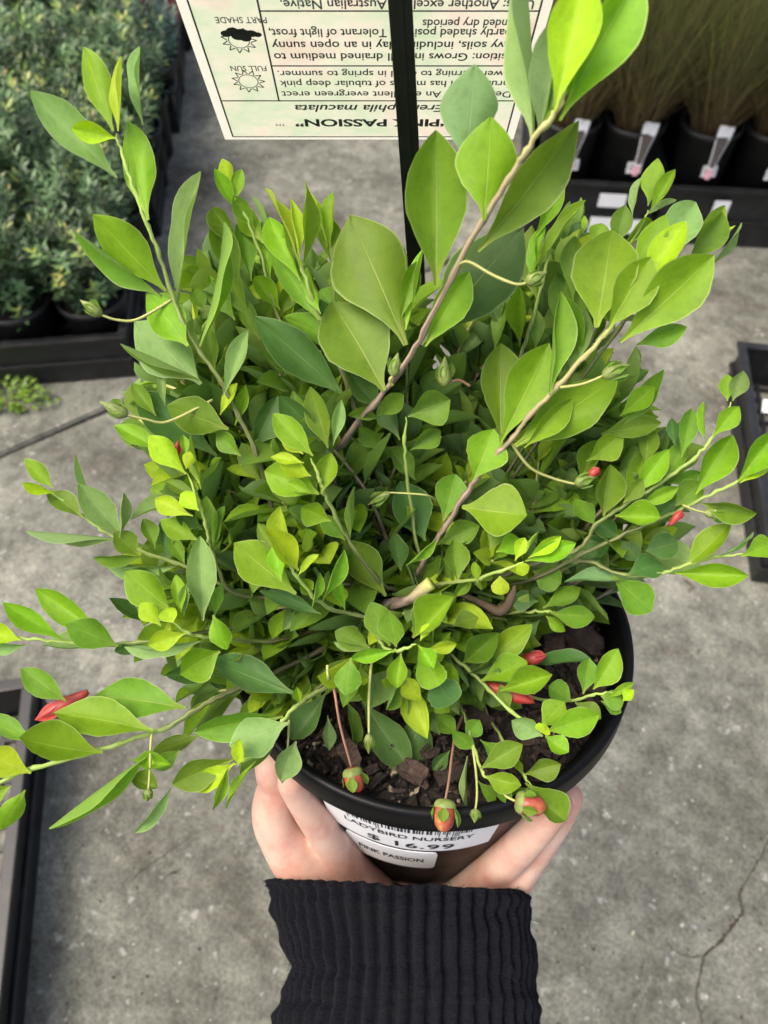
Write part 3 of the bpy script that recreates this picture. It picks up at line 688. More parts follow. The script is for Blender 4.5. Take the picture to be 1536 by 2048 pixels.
def text_verts(s, size, bold=0.0, spacing=1.0, shear=0.0, align='LEFT'):
    cu = bpy.data.curves.new('t', 'FONT'); cu.body = s; cu.size = size; cu.offset = bold; cu.space_character = spacing; cu.shear = shear; cu.align_x = align; cu.resolution_u = 3
    o = bpy.data.objects.new('t', cu); C.objects.link(o); bpy.context.view_layer.update()
    d = bpy.context.evaluated_depsgraph_get(); me = bpy.data.meshes.new_from_object(o.evaluated_get(d))
    bm = bmesh.new(); bm.from_mesh(me); bmesh.ops.triangulate(bm, faces=bm.faces[:]); 
    bmesh.ops.subdivide_edges(bm, edges=[e for e in bm.edges if e.calc_length() > size * 0.35], cuts=2)
    bmesh.ops.triangulate(bm, faces=bm.faces[:])
    vs = [v.co.copy() for v in bm.verts]; bm.verts.index_update(); fs = [tuple(v.index for v in f.verts) for f in bm.faces]; bm.free()
    bpy.data.objects.remove(o); bpy.data.curves.remove(cu); bpy.data.meshes.remove(me); return vs, fs
def wrap_text(name, s, size, tc, zc, off, parent, width=None, bold=0.0, spacing=1.0):
    vs, fs = text_verts(s, size, bold, spacing, 0, 'CENTER')
    x0 = min(v.x for v in vs); x1 = max(v.x for v in vs); k_ = (width / (x1 - x0)) if width else 1
    out = [on_pot(tc + v.x * k_ / 0.088, zc + v.y, off) for v in vs]
    return obj(name, mesh(name, out, fs, False), INK, parent)
T0, T1 = R(-36), R(19)
st1 = wrap_panel('price_sticker', T0, T1, -0.058, -0.0045, 0.0006, 0.0004, PAPER, pot)
tc = (T0 + T1) / 2
bm = bmesh.new(); rb = random.Random(2); x = T0 + R(9); vs = []; fs = []
while x < T1 - R(9):
    w = R(rb.choice((.25, .25, .45, .7))); i0 = len(vs); z1 = -0.026 - (0.004 if rb.random() < .25 else 0)
    vs += [on_pot(x, z1, .0012), on_pot(x + w, z1, .0012), on_pot(x + w, -.008, .0012), on_pot(x, -.008, .0012)]; fs.append((i0, i0 + 1, i0 + 2, i0 + 3)); x += w + R(rb.choice((.3, .45, .8)))
obj('barcode', mesh('barcode', vs, fs, False), INK, st1)
wrap_text('printed_text', 'LADYBIRD NURSERY', 0.0085, tc, -0.0375, 0.0012, st1, 0.062, 0.0001)
wrap_text('printed_text', '$ 16.99', 0.0125, tc + R(1), -0.0535, 0.0012, st1, 0.043, 0.0002, 1.1)
st2 = wrap_panel('name_sticker', R(-31), R(2), -0.097, -0.0625, 0.0006, 0.0004, PAPER, pot, 0.003)
wrap_text('printed_text', 'PINK PASSION', 0.0100, R(-14.5), -0.0825, 0.0012, st2, 0.037, 0.0002)

# ------------------------------------------------------------------ plant tag on its stake
sB = P(834, 560, 0.372); sT = P(796, -70, 0.240)
bw = 0.0041
tB = P(815, 279, 0.338); tT = P(829.6, 0, 0.258); SD = (tT - tB).normalized()
tgX = (RT - SD * RT.dot(SD)).normalized(); tgN = tgX.cross(SD)           # N towards the camera side
tagroot = empty('plant_tag', tB)
TM = Matrix(((tgX.x, SD.x, tgN.x, tB.x), (tgX.y, SD.y, tgN.y, tB.y), (tgX.z, SD.z, tgN.z, tB.z), (0, 0, 0, 1)))
tagroot.matrix_world = TM; TMI = TM.inverted()
tag(tagroot, 'printed cream plant tag hanging upside down on a black plastic stake behind the leaves', 'plant tag')
kd = (sT - sB).normalized(); kx = (RT - kd * RT.dot(kd)).normalized(); kn = kx.cross(kd); Ls = (sT - sB).length
KM = Matrix(((kx.x, kd.x, kn.x, sB.x), (kx.y, kd.y, kn.y, sB.y), (kx.z, kd.z, kn.z, sB.z), (0, 0, 0, 1)))
bm = bmesh.new(); add_box(bm, -bw, bw, -0.11, Ls + 0.03, -0.0012, 0.0012, bev=0.0006)
add_box(bm, -0.0008, 0.0008, -0.11, Ls + 0.03, 0.0012, 0.0020)
bmesh.ops.transform(bm, matrix=TMI @ KM, verts=bm.verts[:])
stk = obj('stake', bmmesh('stake', bm), STAKE, tagroot)
zt = 0.0
def tuv(px, py):
    v = TMI.to_3x3() @ (FW + RT * ((px - 768) / FPX) + UP * ((1024 - py) / FPX)); o_ = TMI @ CAM; t = (zt - o_.z) / v.z; q = o_ + v * t; return q.x, q.y
ul, vb = tuv(450, 279); ur, _ = tuv(1048, 205); ur0, vtop = tuv(700, -60)
def tag_paper():
    m, nt, b = newmat('tag_print'); vec = coords(nt)
    n1 = noise_(nt, vec, 26, 4, 0.6)
    mp = N(nt, 'ShaderNodeMapping'); mp.inputs['Scale'].default_value = (40, 130, 40); mp.inputs['Rotation'].default_value = (0, 0, 0.7); nt.links.new(vec, mp.inputs['Vector'])
    n2 = noise_(nt, mp.outputs[0], 1.0, 3, 0.6)
    r = ramp(nt, [(0.36, (0.95, 0.62, 0.50)), (0.46, (0.92, 0.86, 0.62)), (0.57, (0.60, 0.80, 0.46)), (0.68, (0.94, 0.88, 0.66))]); nt.links.new(n1, r.inputs[0])
    r2 = ramp(nt, [(0.45, (0.94, 0.89, 0.68)), (0.62, (0.66, 0.80, 0.50))]); nt.links.new(n2, r2.inputs[0])
    c = mixc(nt, r.outputs[0], r2.outputs[0], 0.42); nt.links.new(mixc(nt, c, (0.97, 0.91, 0.74), 0.18), b.inputs['Base Color']); b.inputs['Roughness'].default_value = 0.4
    return m
CREAM = simple('tag_cream_card', (0.96, 0.92, 0.74), 0.42, 0.03, 20, 0.0); TAGP = tag_paper()
def see_through(m, f):          # thin plastic card lets daylight through
    nt = m.node_tree; b = nt.nodes['Principled BSDF']; tr = N(nt, 'ShaderNodeBsdfTranslucent'); src = b.inputs['Base Color'].links[0].from_socket
    nt.links.new(src, tr.inputs['Color']); mx = N(nt, 'ShaderNodeMixShader'); mx.inputs[0].default_value = f
    nt.links.new(b.outputs[0], mx.inputs[1]); nt.links.new(tr.outputs[0], mx.inputs[2]); nt.links.new(mx.outputs[0], nt.nodes['Material Output'].inputs['Surface'])
see_through(CREAM, 0.78); see_through(TAGP, 0.78)
def flat(name, pts, z, mat, parent): return obj(name, mesh(name, [(x, y, z) for x, y in pts], [tuple(range(len(pts)))], False), mat, parent)
il, ib = tuv(466, 271); ir = ur - 0.004
bm = bmesh.new()
for (x0, x1, y0, y1) in ((ul, il, vb, vtop + .03), (ir, ur, vb, vtop + .03), (il, ir, vb, ib), (il, ir, vtop + .026, vtop + .03)):
    bm.faces.new([bm.verts.new((x, y, zt)) for x, y in ((x0, y0), (x1, y0), (x1, y1), (x0, y1))])
card = obj('card', bmmesh('card', bm), CREAM, tagroot)
flat('picture_print', [(il, ib), (ir, ib), (ir, vtop + .026), (il, vtop + .026)], zt, TAGP, card)
def rule(x0, y0, x1, y1, w=0.00035):
    d = Vector((x1 - x0, y1 - y0)).normalized(); nn = Vector((-d.y, d.x)) * w
    flat('ruled_line', [(x0 + nn.x, y0 + nn.y), (x0 - nn.x, y0 - nn.y), (x1 - nn.x, y1 - nn.y), (x1 + nn.x, y1 + nn.y)][::-1], zt + 0.0006, INKG, card)
_, y1 = tuv(700, 199); _, y2 = tuv(700, 129); _, y3 = tuv(700, 19)
xc, _ = tuv(556, 190)
rule(il, ib, ir, ib); rule(il, ib, il, vtop + .026); rule(ir, ib, ir, vtop + .026)
rule(il, y1, ir, y1); rule(xc, y2, ir, y2); rule(xc, y3, ir, y3); rule(xc, y1, xc, vtop + .026)
def tag_text(s, py, x_from, x_to, size, bold=0.0, shear=0.0, fit=True):
    """text turned upside down: it runs from the right end (x_from) to the left (x_to)"""
    vs, fs = text_verts(s, size, bold, 1.0, shear); _, vy = tuv(700, py)
    x0 = min(v.x for v in vs); x1 = max(v.x for v in vs); k_ = ((x_from - x_to) / (x1 - x0)) if fit else 1.0
    out = [(x_from - (v.x - x0) * k_, vy - (v.y - size * 0.33), zt + 0.0006) for v in vs]
    o = obj('printed_text', mesh('printed_text', out, fs, False), INKG, card); return o
tx1 = ir - 0.0025; tx0 = xc + 0.0018
a0, _ = tuv(1000, 243); a1, _ = tuv(585, 243)
tag_text('\u201cPINK PASSION\u201d', 243, tuv(898, 243)[0], tuv(590, 243)[0], 0.00695, 0.00022)
tag_text('TM', 247, tuv(571, 247)[0], tuv(552, 247)[0], 0.00247, 0.0)
tag_text('Eremophila maculata', 214, tuv(888, 214)[0], tuv(590, 214)[0], 0.00649, 0.00010, 0.25)
tag_text('Description: An excellent evergreen erect', 186, tx1, tx0, 0.00549, 0.00006)
tag_text('shrub which has masses of tubular deep pink', 165, tx1, tx0, 0.00549, 0.00006)
tag_text('flowers turning to coral in spring to summer.', 145, tx1, tx0, 0.00527, 0.00006)
tag_text('Position: Grows in well drained medium to', 111, tx1, tx0, 0.00583, 0.00008)
tag_text('heavy soils, including clay in an open sunny', 88, tx1, tx0, 0.00583, 0.00008)
tag_text('or partly shaded position. Tolerant of light frost,', 63, tx1, tx0, 0.00583, 0.00008)
tag_text('extended dry periods', 44, tx1, tuv(845, 44)[0], 0.00560, 0.00008)
tag_text('Uses: Another excellent Australian Native.', 6, tx1, tx0 + .006, 0.00583, 0.00008)
tag_text('Use mulch to keep the roots cool.', -18, tx1, tx0, 0.00560, 0.00008)
icx = (il + xc) / 2
def icon_text(s, py, wpx):
    c_, _ = tuv(0, py); cx = tuv({160: 497, 73: 482}[wpx], py)[0]; hw = 0.0070 if wpx == 160 else 0.0092
    tag_text(s, py, cx + hw, cx - hw, 0.0042, 0.00004)
icon_text('FULL SUN', 134, 160); icon_text('PART SHADE', 37, 73)
def ring(cx, cy, r, w, n=24): 
    vs = []; fs = []
    for i in range(n):
        a = 2 * math.pi * i / n
        for rr in (r - w, r): vs.append((cx + rr * math.cos(a), cy + rr * math.sin(a), zt + .0006))
    for i in range(n): k_ = (i + 1) % n; fs.append((2 * i, 2 * i + 1, 2 * k_ + 1, 2 * k_))
    return vs, fs
def sun_icon(px, py):
    cx, cy = tuv(px, py); vs, fs = ring(cx, cy, 0.0040, 0.00035)
    for i in range(11):
        a = 2 * math.pi * i / 11; w = 0.24; t = (cx + 0.0066 * math.cos(a), cy + 0.0066 * math.sin(a))
        for sgn in (-1, 1):
            b0 = (cx + .0043 * math.cos(a + sgn * w), cy + .0043 * math.sin(a + sgn * w)); d = Vector((t[0] - b0[0], t[1] - b0[1])).normalized(); nn = Vector((-d.y, d.x)) * 0.00022; i0 = len(vs)
            for q in ((b0[0] + nn.x, b0[1] + nn.y), (b0[0] - nn.x, b0[1] - nn.y), (t[0] - nn.x, t[1] - nn.y), (t[0] + nn.x, t[1] + nn.y)): vs.append((q[0], q[1], zt + .0006))
            fs.append((i0, i0 + 1, i0 + 2, i0 + 3))
    obj('sun_icon', mesh('sun_icon', vs, fs, False), INK, card)
sun_icon(497, 160); sun_icon(478, 78)
cx, cy = tuv(480, 64); vs = []; fs = []
for li, (dx, dy, r) in enumerate(((-.0062, .0004, .0026), (-.003, .0022, .003), (.0012, .0012, .0032), (.0052, .0006, .0028), (.008, .0, .002), (.0022, -.0024, .0028), (-.001, -.001, .0032))):
    i0 = len(vs); 
    for i in range(18): a = 2 * math.pi * i / 18; vs.append((cx + .8 * dx + .8 * r * math.cos(a), cy + .7 * dy + .62 * r * math.sin(a), zt + .0009 + li * .00004))
    fs.append(tuple(range(i0, i0 + 18)))
obj('cloud_icon', mesh('cloud_icon', vs, fs, False), INK, card)

# ------------------------------------------------------------------ the shrub
def leaf_mesh(prof, bend, cup, wave, seed, twist=0.0, seg=16):
    """unit leaf: length 1 along +Y, full width 1 along X, faces +Z"""
    rnd = random.Random(seed); vs = []; fs = []; uv = []; us = (-1, -0.62, -0.22, 0, 0.22, 0.62, 1)
    def pw(t):
        n_ = len(prof)
        for i in range(n_ - 1):
            a, b = prof[i]; c, d = prof[i + 1]
            if a <= t <= c:
                m0 = (d - prof[i - 1][1]) / (c - prof[i - 1][0]) if i > 0 else (d - b) / (c - a)
                m1 = (prof[i + 2][1] - b) / (prof[i + 2][0] - a) if i + 2 < n_ else 1.6 * (d - b) / (c - a)
                h = c - a; q = (t - a) / h
                return max(0.0, (2 * q ** 3 - 3 * q * q + 1) * b + (q ** 3 - 2 * q * q + q) * h * m0 + (-2 * q ** 3 + 3 * q * q) * d + (q ** 3 - q * q) * h * m1)
        return 0
    ph = rnd.random() * 6; ph2 = rnd.random() * 6; asym = rnd.uniform(-.05, .05)
    for j in range(seg + 1):
        t = (j / seg) ** 0.92; w = pw(t); tw = twist * t; lat = asym * math.sin(t * 3.1)
        for u in us:
            x = u * w * (1 + (rnd.uniform(-.035, .035) if seg > 10 else 0)) + lat * .3
            z = cup * u * u * w * 1.1 - 0.012 * (1 if u == 0 else 0) + wave * u * abs(u) * math.sin(t * 8 + (ph if u > 0 else ph2)) * w + bend * (t * t - 0.35 * t)
            c, s = math.cos(tw), math.sin(tw)
            vs.append((x * c - z * s * .3, t, z * 1.0 + x * s)); uv.append((u * .5 + .5, t))
    m = len(us)
    for j in range(seg):
        for i in range(m - 1):
            a = j * m + i; fs.append((a, a + 1, a + m + 1, a + m))
    return vs, fs, uv
OBOV = [(0, .035), (.1, .065), (.25, .20), (.42, .39), (.58, .5), (.70, .475), (.82, .365), (.91, .215), (.97, .085), (1, 0.01)]
ELLI = [(0, .035), (.1, .08), (.25, .26), (.40, .43), (.54, .5), (.68, .465), (.81, .345), (.91, .195), (.97, .08), (1, 0.01)]
ROUN = [(0, .035), (.1, .10), (.22, .27), (.4, .45), (.58, .5), (.74, .485), (.87, .39), (.945, .25), (.985, .11), (1, 0.02)]
LDEF = []
for pi, pr_ in enumerate((OBOV, ELLI, ROUN)):
    for bi, (bd, cu, wv) in enumerate(((0.05, 0.22, 0.04), (-0.14, 0.16, 0.07), (0.18, 0.34, 0.05), (-0.06, -0.14, 0.08), (0.10, 0.62, 0.06), (-0.30, 0.25, 0.10))):
        LDEF.append(leaf_mesh(pr_, bd, cu, wv, pi * 10 + bi, (0.12, -0.15, 0.05, 0.25, -0.1, 0.35)[bi]))
LM = [mesh('leaf', v, f, True, u) for v, f, u in LDEF]
for me_ in LM: me_.materials.append(LEAF['m'])

def leaf_matrix(base, tip, width, roll, toward):
    Y = (tip - base); L = Y.length; Y.normalize()
    Z = toward - Y * toward.dot(Y); Z.normalize()
    Z = Matrix.Rotation(roll, 3, Y) @ Z; X = Y.cross(Z)
    return Matrix(((X.x * width, Y.x * L, Z.x * L, base.x), (X.y * width, Y.y * L, Z.y * L, base.y), (X.z * width, Y.z * L, Z.z * L, base.z), (0, 0, 0, 1)))

ROOT = PM @ Vector((-0.004, 0.004, 0.0))
shrub = empty('flowering_shrub', ROOT); bpy.context.view_layer.update()
tag(shrub, 'bushy bright green shrub with yellow-green tips and red buds in the held pot', 'shrub')
SHI = Matrix.Translation(-Vector(ROOT))

# branch: poly of (px, py, depth) from the root end to the tip; leaves: base px, tip px, width px, tone, [nearer mm], [roll deg]
BR = []
def B(poly, rad, leaves, mat='s', origin=True):
    BR.append((poly, rad, leaves, mat, origin))
B([(640,985,.325),(700,865,.300),(780,770,.283),(850,660,.266),(930,500,.244),(1010,370,.226),(1060,290,.216),(1110,225,.209),(1138,160,.205)], (.0017,.0010), """
1108,222,1172,-45,104,y,2
1118,240,1272,-45,96,l,0,25
1066,282,1056,-85,74,g,-2
1078,268,1123,16,74,b,-4
930,330,952,128,108,b,-9
872,572,872,272,126,m,4
968,440,984,232,116,l,2
955,502,1170,243,104,m,1
846,692,1048,452,150,d,-5
850,692,936,545,72,l,2
812,690,702,424,150,m,-2
812,660,850,500,44,l,-6
768,782,662,596,150,m,2
690,792,508,632,84,d,-5
756,816,690,738,60,d,-3
800,640,835,520,40,m,-8
1085,250,1140,60,46,l,-2,40
""", 'w')
B([(815,1200,.338),(845,1130,.326),(880,1070,.318),(930,990,.306),(985,920,.297),(1020,880,.291),(1070,820,.282),(1150,735,.270),(1210,670,.262),(1240,625,.258)], (.0018,.0010), """
1193,655,1222,452,136,l,4
1215,658,1300,515,84,l,8
1240,684,1432,508,112,l,3
1288,568,1372,444,66,y,2
1272,548,1332,428,58,l,0
1318,520,1396,395,80,g,-6
1272,690,1374,652,54,m,-3
1002,885,1000,688,88,m,0
1000,885,1098,685,92,l,3
1100,790,1115,584,32,l,4
1030,892,1238,752,108,l,0
1048,895,1142,798,44,l,5
944,962,990,860,86,l,5
924,1014,1054,1032,112,l,3
886,1042,912,946,70,m,2
850,1082,798,962,80,d,-3
872,1090,958,1050,50,m,-4
1140,745,1170,622,58,g,-8
1165,720,1130,600,50,m,-10
1230,660,1200,560,50,m,-8
1300,560,1420,520,30,l,2
""", 'w')
B([(580,1130,.325),(530,960,.305),(490,855,.296),(440,762,.288),(385,682,.281),(345,590,.275),(310,490,.271),(285,425,.268),(252,330,.264),(232,268,.262)], (.0014,.0008), """
226,262,164,90,68,l,2
234,356,62,186,72,g,-3
232,276,147,256,44,y,3
236,262,246,114,26,y,4
286,250,264,87,15,g,-2
296,440,252,238,82,l,4
332,582,184,430,92,l,2
322,592,152,459,58,m,-2
376,692,290,585,86,l,4
356,604,381,334,26,g,-2
402,768,268,640,104,g,-3
402,762,243,684,28,m,1
400,694,472,448,40,l,0
457,858,332,812,82,m,4
434,912,268,784,88,d,-6
332,906,224,846,40,l,-6
446,792,498,660,42,g,3
482,912,428,862,44,m,4
312,832,264,766,34,m,-8
330,812,320,738,22,g,-9
440,830,470,765,30,y,1
470,850,490,770,26,l,0
430,740,410,650,36,m,-6
500,900,560,800,50,d,-6
""")
B([(690,760,.30),(655,672,.288),(630,612,.282),(605,538,.276),(596,500,.273)], (.0014,.0008), """
600,532,543,368,40,y,2
606,532,622,364,44,l,3
600,522,578,398,15,y,3
602,562,530,430,48,l,1
638,640,534,486,62,m,2
642,628,606,536,24,l,3
692,692,566,634,64,m,3
660,690,640,600,40,d,-4
600,560,570,450,30,l,-3
""")
B([(640,800,.325),(560,640,.318),(525,520,.313),(490,430,.309),(462,372,.306)], (.0013,.0007), """
462,372,444,317,32,y,2
470,402,481,336,28,l,2
472,422,428,338,28,l,1
512,462,468,392,36,m,0
526,486,468,402,46,l,2
482,502,428,418,44,m,-1
484,572,418,454,56,m,-2
502,562,482,436,46,m,0
540,560,530,440,40,l,0
470,640,424,560,50,m,-3
500,640,452,545,46,m,-2
560,620,508,556,44,l,1
548,640,600,560,36,m,-2
410,620,385,578,36,m,-4
430,600,420,548,22,l,-4
520,680,470,590,44,m,-1
580,660,556,560,36,y,-3
""")
B([(680,760,.318),(674,650,.308),(668,575,.302),(660,500,.297)], (.0012,.0007), """
661,492,657,383,26,l,2
656,502,630,383,26,y,1
662,524,650,428,50,m,2
668,600,688,470,16,g,0
680,640,640,570,50,m,-3
""")
B([(480,1190,.315),(428,1112,.303),(415,1060,.297),(400,1010,.292),(374,946,.288)], (.0013,.0008), """
372,948,298,870,50,y,2
372,938,380,903,28,y,4
372,912,366,868,20,l,1
402,978,384,870,18,l,2
386,1032,306,998,40,y,2
398,1022,358,984,38,y,4
426,1092,412,992,34,m,1
398,1082,320,1040,44,l,2
430,1100,442,1010,24,m,0
400,1000,330,960,30,m,-4
405,1060,350,1020,34,d,-5
""")
B([(760,1165,.312),(700,1085,.292),(655,1000,.278),(640,960,.274),(622,915,.271)], (.0013,.0008), """
626,912,544,826,54,l,3
606,908,560,868,34,y,4
608,926,540,912,26,y,4
638,988,524,938,76,l,1
622,952,558,930,42,y,3
642,988,662,908,46,l,2
626,988,574,962,24,l,5
662,1042,602,1012,54,l,3
656,896,622,773,54,m,-4
642,882,562,788,58,d,-7
666,892,682,798,26,g,-2
690,1080,640,1030,40,m,-4
700,1078,712,974,24,m,0
""")
B([(790,1235,.318),(700,1228,.298),(640,1204,.284),(592,1150,.274),(575,1120,.272)], (.0013,.0008), """
592,1188,468,1086,94,l,1
596,1142,528,1058,54,y,3
562,1164,546,1084,42,l,5
596,1152,634,1106,16,y,4
645,1202,686,1098,24,l,2
624,1216,638,1144,15,l,4
642,1228,516,1184,40,d,-2
622,1192,598,1158,34,l,0
772,1192,688,1082,86,m,2
802,1142,790,1066,44,d,-2
812,1132,872,1076,14,l,3
690,1220,672,1140,28,l,0
560,1120,515,1048,34,m,-4
""")
B([(850,1190,.335),(880,1168,.320),(945,1160,.308),(1000,1142,.300),(1048,1122,.294)], (.0012,.0008), """
1050,1122,1152,1086,42,l,2
1056,1116,1120,1072,30,y,4
1050,1108,1079,1064,12,l,3
1030,1122,1050,1074,30,y,1
1032,1130,1056,1146,28,y,3
992,1104,1042,1078,46,l,-1
1000,1152,1002,1190,38,y,2
955,1166,948,1124,24,l,2
916,1162,904,1080,52,m,0
905,1196,942,1160,26,m,1
980,1100,1010,1030,54,m,-6
""")
B([(820,1230,.335),(760,1262,.312),(770,1296,.302),(800,1300,.299),(832,1288,.296)], (.0012,.0009), """
826,1276,910,1194,68,l,2
826,1272,880,1186,68,m,0
840,1282,858,1247,22,y,5
850,1300,914,1290,30,y,4
836,1290,868,1337,42,l,6
840,1310,878,1368,62,l,3
780,1292,742,1204,60,m,1
792,1294,778,1220,58,m,3
740,1296,670,1262,52,m,-1
792,1300,697,1320,32,l,4
802,1306,794,1377,44,l,2
736,1296,667,1289,14,g,0
702,1316,690,1390,56,m,1
906,1252,956,1230,46,m,-2
870,1352,902,1412,72,d,-5
""")
B([(860,1270,.345),(905,1312,.330),(960,1362,.322),(1020,1420,.316),(1075,1460,.312)], (.0014,.0009), """
926,1326,1000,1264,58,m,2
960,1332,1064,1248,60,l,1
962,1362,1054,1324,64,l,4
1000,1382,1106,1350,58,l,2
1092,1462,1202,1430,62,l,2
1082,1452,1130,1404,54,l,3
1086,1472,1024,1438,50,g,2
1090,1472,1136,1506,42,l,4
1080,1464,1098,1456,26,y,6
1085,1462,1078,1448,22,y,6
1020,1420,1000,1370,30,m,-2
""")
B([(960,1330,.352),(1050,1390,.340),(1140,1402,.332),(1185,1390,.328),(1245,1382,.324)], (.0012,.0007), """
1186,1378,1240,1304,48,l,2
1166,1388,1180,1316,48,m,1
1216,1396,1268,1364,18,l,3
1202,1392,1248,1404,42,m,3
1202,1402,1242,1426,30,m,1
1246,1402,1269,1380,26,y,3
1142,1402,1100,1372,50,m,2
1150,1405,1200,1440,40,m,0
""")
B([(880,1330,.352),(925,1420,.336),(945,1485,.325),(965,1545,.316),(985,1560,.313)], (.0012,.0007), """
960,1537,1046,1488,54,m,2
970,1552,1040,1574,42,l,3
986,1560,1022,1606,34,m,1
935,1512,926,1622,18,g,0
955,1560,992,1606,22,m,0
930,1480,960,1440,40,m,-2
915,1470,872,1430,40,m,-3
900,1500,865,1540,30,d,-3
950,1500,905,1460,36,m,-2
960,1480,1010,1520,34,m,-3
""")
B([(960,1400,.352),(1010,1490,.332),(1045,1545,.320),(1062,1570,.314)], (.0011,.0007), """
1050,1548,1120,1526,46,m,1
1050,1566,1128,1642,60,m,4
1045,1550,1030,1510,20,l,1
1060,1575,1000,1600,30,m,-2
""")
B([(560,1240,.335),(420,1262,.318),(300,1282,.308),(230,1288,.304),(170,1286,.301),(80,1280,.298),(0,1272,.296)], (.0013,.0007), """
42,1280,-32,1260,46,y,2
52,1290,-32,1300,30,g,-1
132,1282,4,1208,40,l,2
206,1272,74,1178,58,l,1
236,1292,132,1248,64,m,4
242,1292,88,1294,36,g,-2
292,1286,230,1302,30,d,-2
""")
B([(560,1280,.325),(480,1280,.308),(420,1276,.298),(375,1266,.292),(345,1245,.289)], (.0013,.0008), """
342,1222,250,1142,68,l,0
362,1226,352,1148,30,l,3
368,1232,376,1164,22,g,1
322,1252,281,1206,40,y,4
346,1246,334,1216,38,y,5
372,1266,296,1290,44,y,4
402,1282,246,1307,22,g,2
406,1242,400,1072,62,g,3
430,1232,442,1164,30,m,0
426,1230,454,1299,48,l,4
440,1302,360,1345,76,l,0
""")
B([(560,1215,.33),(440,1168,.318),(370,1132,.312),(300,1108,.308),(230,1074,.304),(170,1036,.301),(100,982,.298)], (.0013,.0008), """
106,976,47,917,38,l,1
110,986,47,964,22,y,3
166,1036,94,978,48,m,4
246,1076,156,968,60,g,0
186,1022,154,908,12,g,2
240,1076,244,984,18,g,2
236,1080,54,1058,26,g,1
278,1112,228,1064,50,m,1
352,1132,213,1146,28,g,-2
284,1112,186,1124,24,m,-3
310,1100,290,1035,30,m,-2
340,1120,320,1040,34,d,-4
292,1246,217,1196,30,d,-8
370,1130,340,1070,30,m,-1
""")
B([(560,1340,.33),(460,1382,.315),(400,1416,.307),(330,1456,.301),(270,1476,.297),(180,1506,.292),(50,1542,.285),(-30,1585,.281)], (.0016,.0010), """
206,1506,36,1482,78,l,3
306,1462,106,1418,84,l,3
372,1416,182,1386,88,m,2
72,1482,-42,1436,52,m,-4
132,1402,40,1338,50,m,-5
62,1546,-32,1508,66,y,2
50,1580,2,1662,50,l,3
22,1572,-42,1602,40,l,1
302,1508,96,1652,46,l,-2
262,1520,344,1530,36,l,-6
342,1576,276,1672,22,g,-6
250,1550,316,1578,40,m,-7
400,1470,300,1510,40,m,-8
360,1500,310,1540,36,m,-8
440,1350,330,1350,40,d,-8
""")
B([(720,1330,.33),(650,1376,.312),(600,1406,.304),(565,1442,.299),(545,1482,.297)], (.0015,.0009), """
592,1388,418,1322,82,d,2
566,1432,388,1462,64,m,-1
576,1446,458,1490,78,g,4
652,1386,588,1480,60,d,-4
560,1452,478,1552,42,m,1
600,1408,594,1372,20,l,3
592,1482,560,1562,58,g,-7
""")
B([(600,1410,.318),(540,1480,.303),(500,1515,.297),(470,1528,.293)], (.0011,.0008), """
470,1526,384,1582,46,y,3
476,1532,481,1476,30,y,4
456,1532,430,1622,28,l,3
512,1522,444,1614,22,l,2
470,1516,344,1568,64,m,-2
""")
B([(1010,1150,.335),(1100,1115,.322),(1165,1092,.314),(1190,1050,.309),(1250,1010,.303),(1330,960,.297),(1395,910,.292),(1430,866,.289),(1462,805,.286)], (.0014,.0008), """
1455,802,1454,748,32,l,2
1465,802,1486,740,38,g,1
1426,872,1478,812,42,l,2
1410,882,1401,805,12,l,2
1362,916,1386,814,42,m,1
1350,892,1344,836,25,d,-2
1246,1012,1300,897,60,l,0
1270,988,1336,898,46,l,2
1246,1006,1288,958,38,m,4
1276,1012,1360,974,32,l,3
1230,1032,1320,1036,52,l,3
1206,1032,1218,928,62,m,2
1236,858,1326,738,50,m,-4
1240,832,1310,773,46,l,-1
1202,868,1324,843,46,m,-3
1172,922,1248,872,50,l,-3
1160,960,1200,880,44,m,-6
1190,1050,1150,1000,44,m,-4
1330,960,1372,880,40,m,-3
1290,930,1300,850,40,m,-6
""")
B([(1060,1160,.335),(1180,1100,.322),(1280,1055,.314),(1360,1020,.308),(1400,1000,.304),(1480,962,.299),(1550,935,.295)], (.0013,.0008), """
1390,988,1458,873,62,l,2
1476,962,1550,866,60,l,2
1480,966,1550,918,30,y,3
1402,1006,1514,1024,46,m,1
1350,1012,1404,963,58,m,0
1340,968,1404,945,30,m,-2
1292,1102,1356,1084,58,d,-3
1300,1050,1350,1000,40,d,-4
1240,1075,1190,1040,44,d,-3
1240,1080,1280,1120,40,d,-3
""")
B([(1060,1180,.342),(1160,1122,.330),(1230,1146,.322),(1290,1152,.318),(1350,1138,.314),(1420,1116,.310),(1490,1108,.306)], (.0013,.0008), """
1256,1148,1328,1122,60,d,3
1372,1132,1464,1048,54,l,0
1350,1146,1494,1150,50,l,2
1440,1112,1513,1069,14,g,2
1482,1112,1558,1082,56,l,2
1226,1152,1302,1222,74,m,1
1290,1162,1130,1152,38,b,-6
1166,1130,1120,1100,40,d,-2
1200,1140,1170,1080,50,d,-4
1160,1120,1220,1085,46,d,-3
""")
B([(960,1230,.348),(1030,1225,.338),(1085,1222,.332),(1110,1225,.330)], (.0011,.0007), """
1102,1226,1192,1236,46,m,2
1086,1216,1162,1174,40,m,1
1092,1232,1132,1262,30,l,1
1076,1202,1022,1202,46,d,0
1066,1142,1122,1166,54,m,0
1056,1332,1180,1308,30,d,-6
1050,1200,1100,1150,40,d,-3
1080,1240,1040,1280,34,d,-5
""")
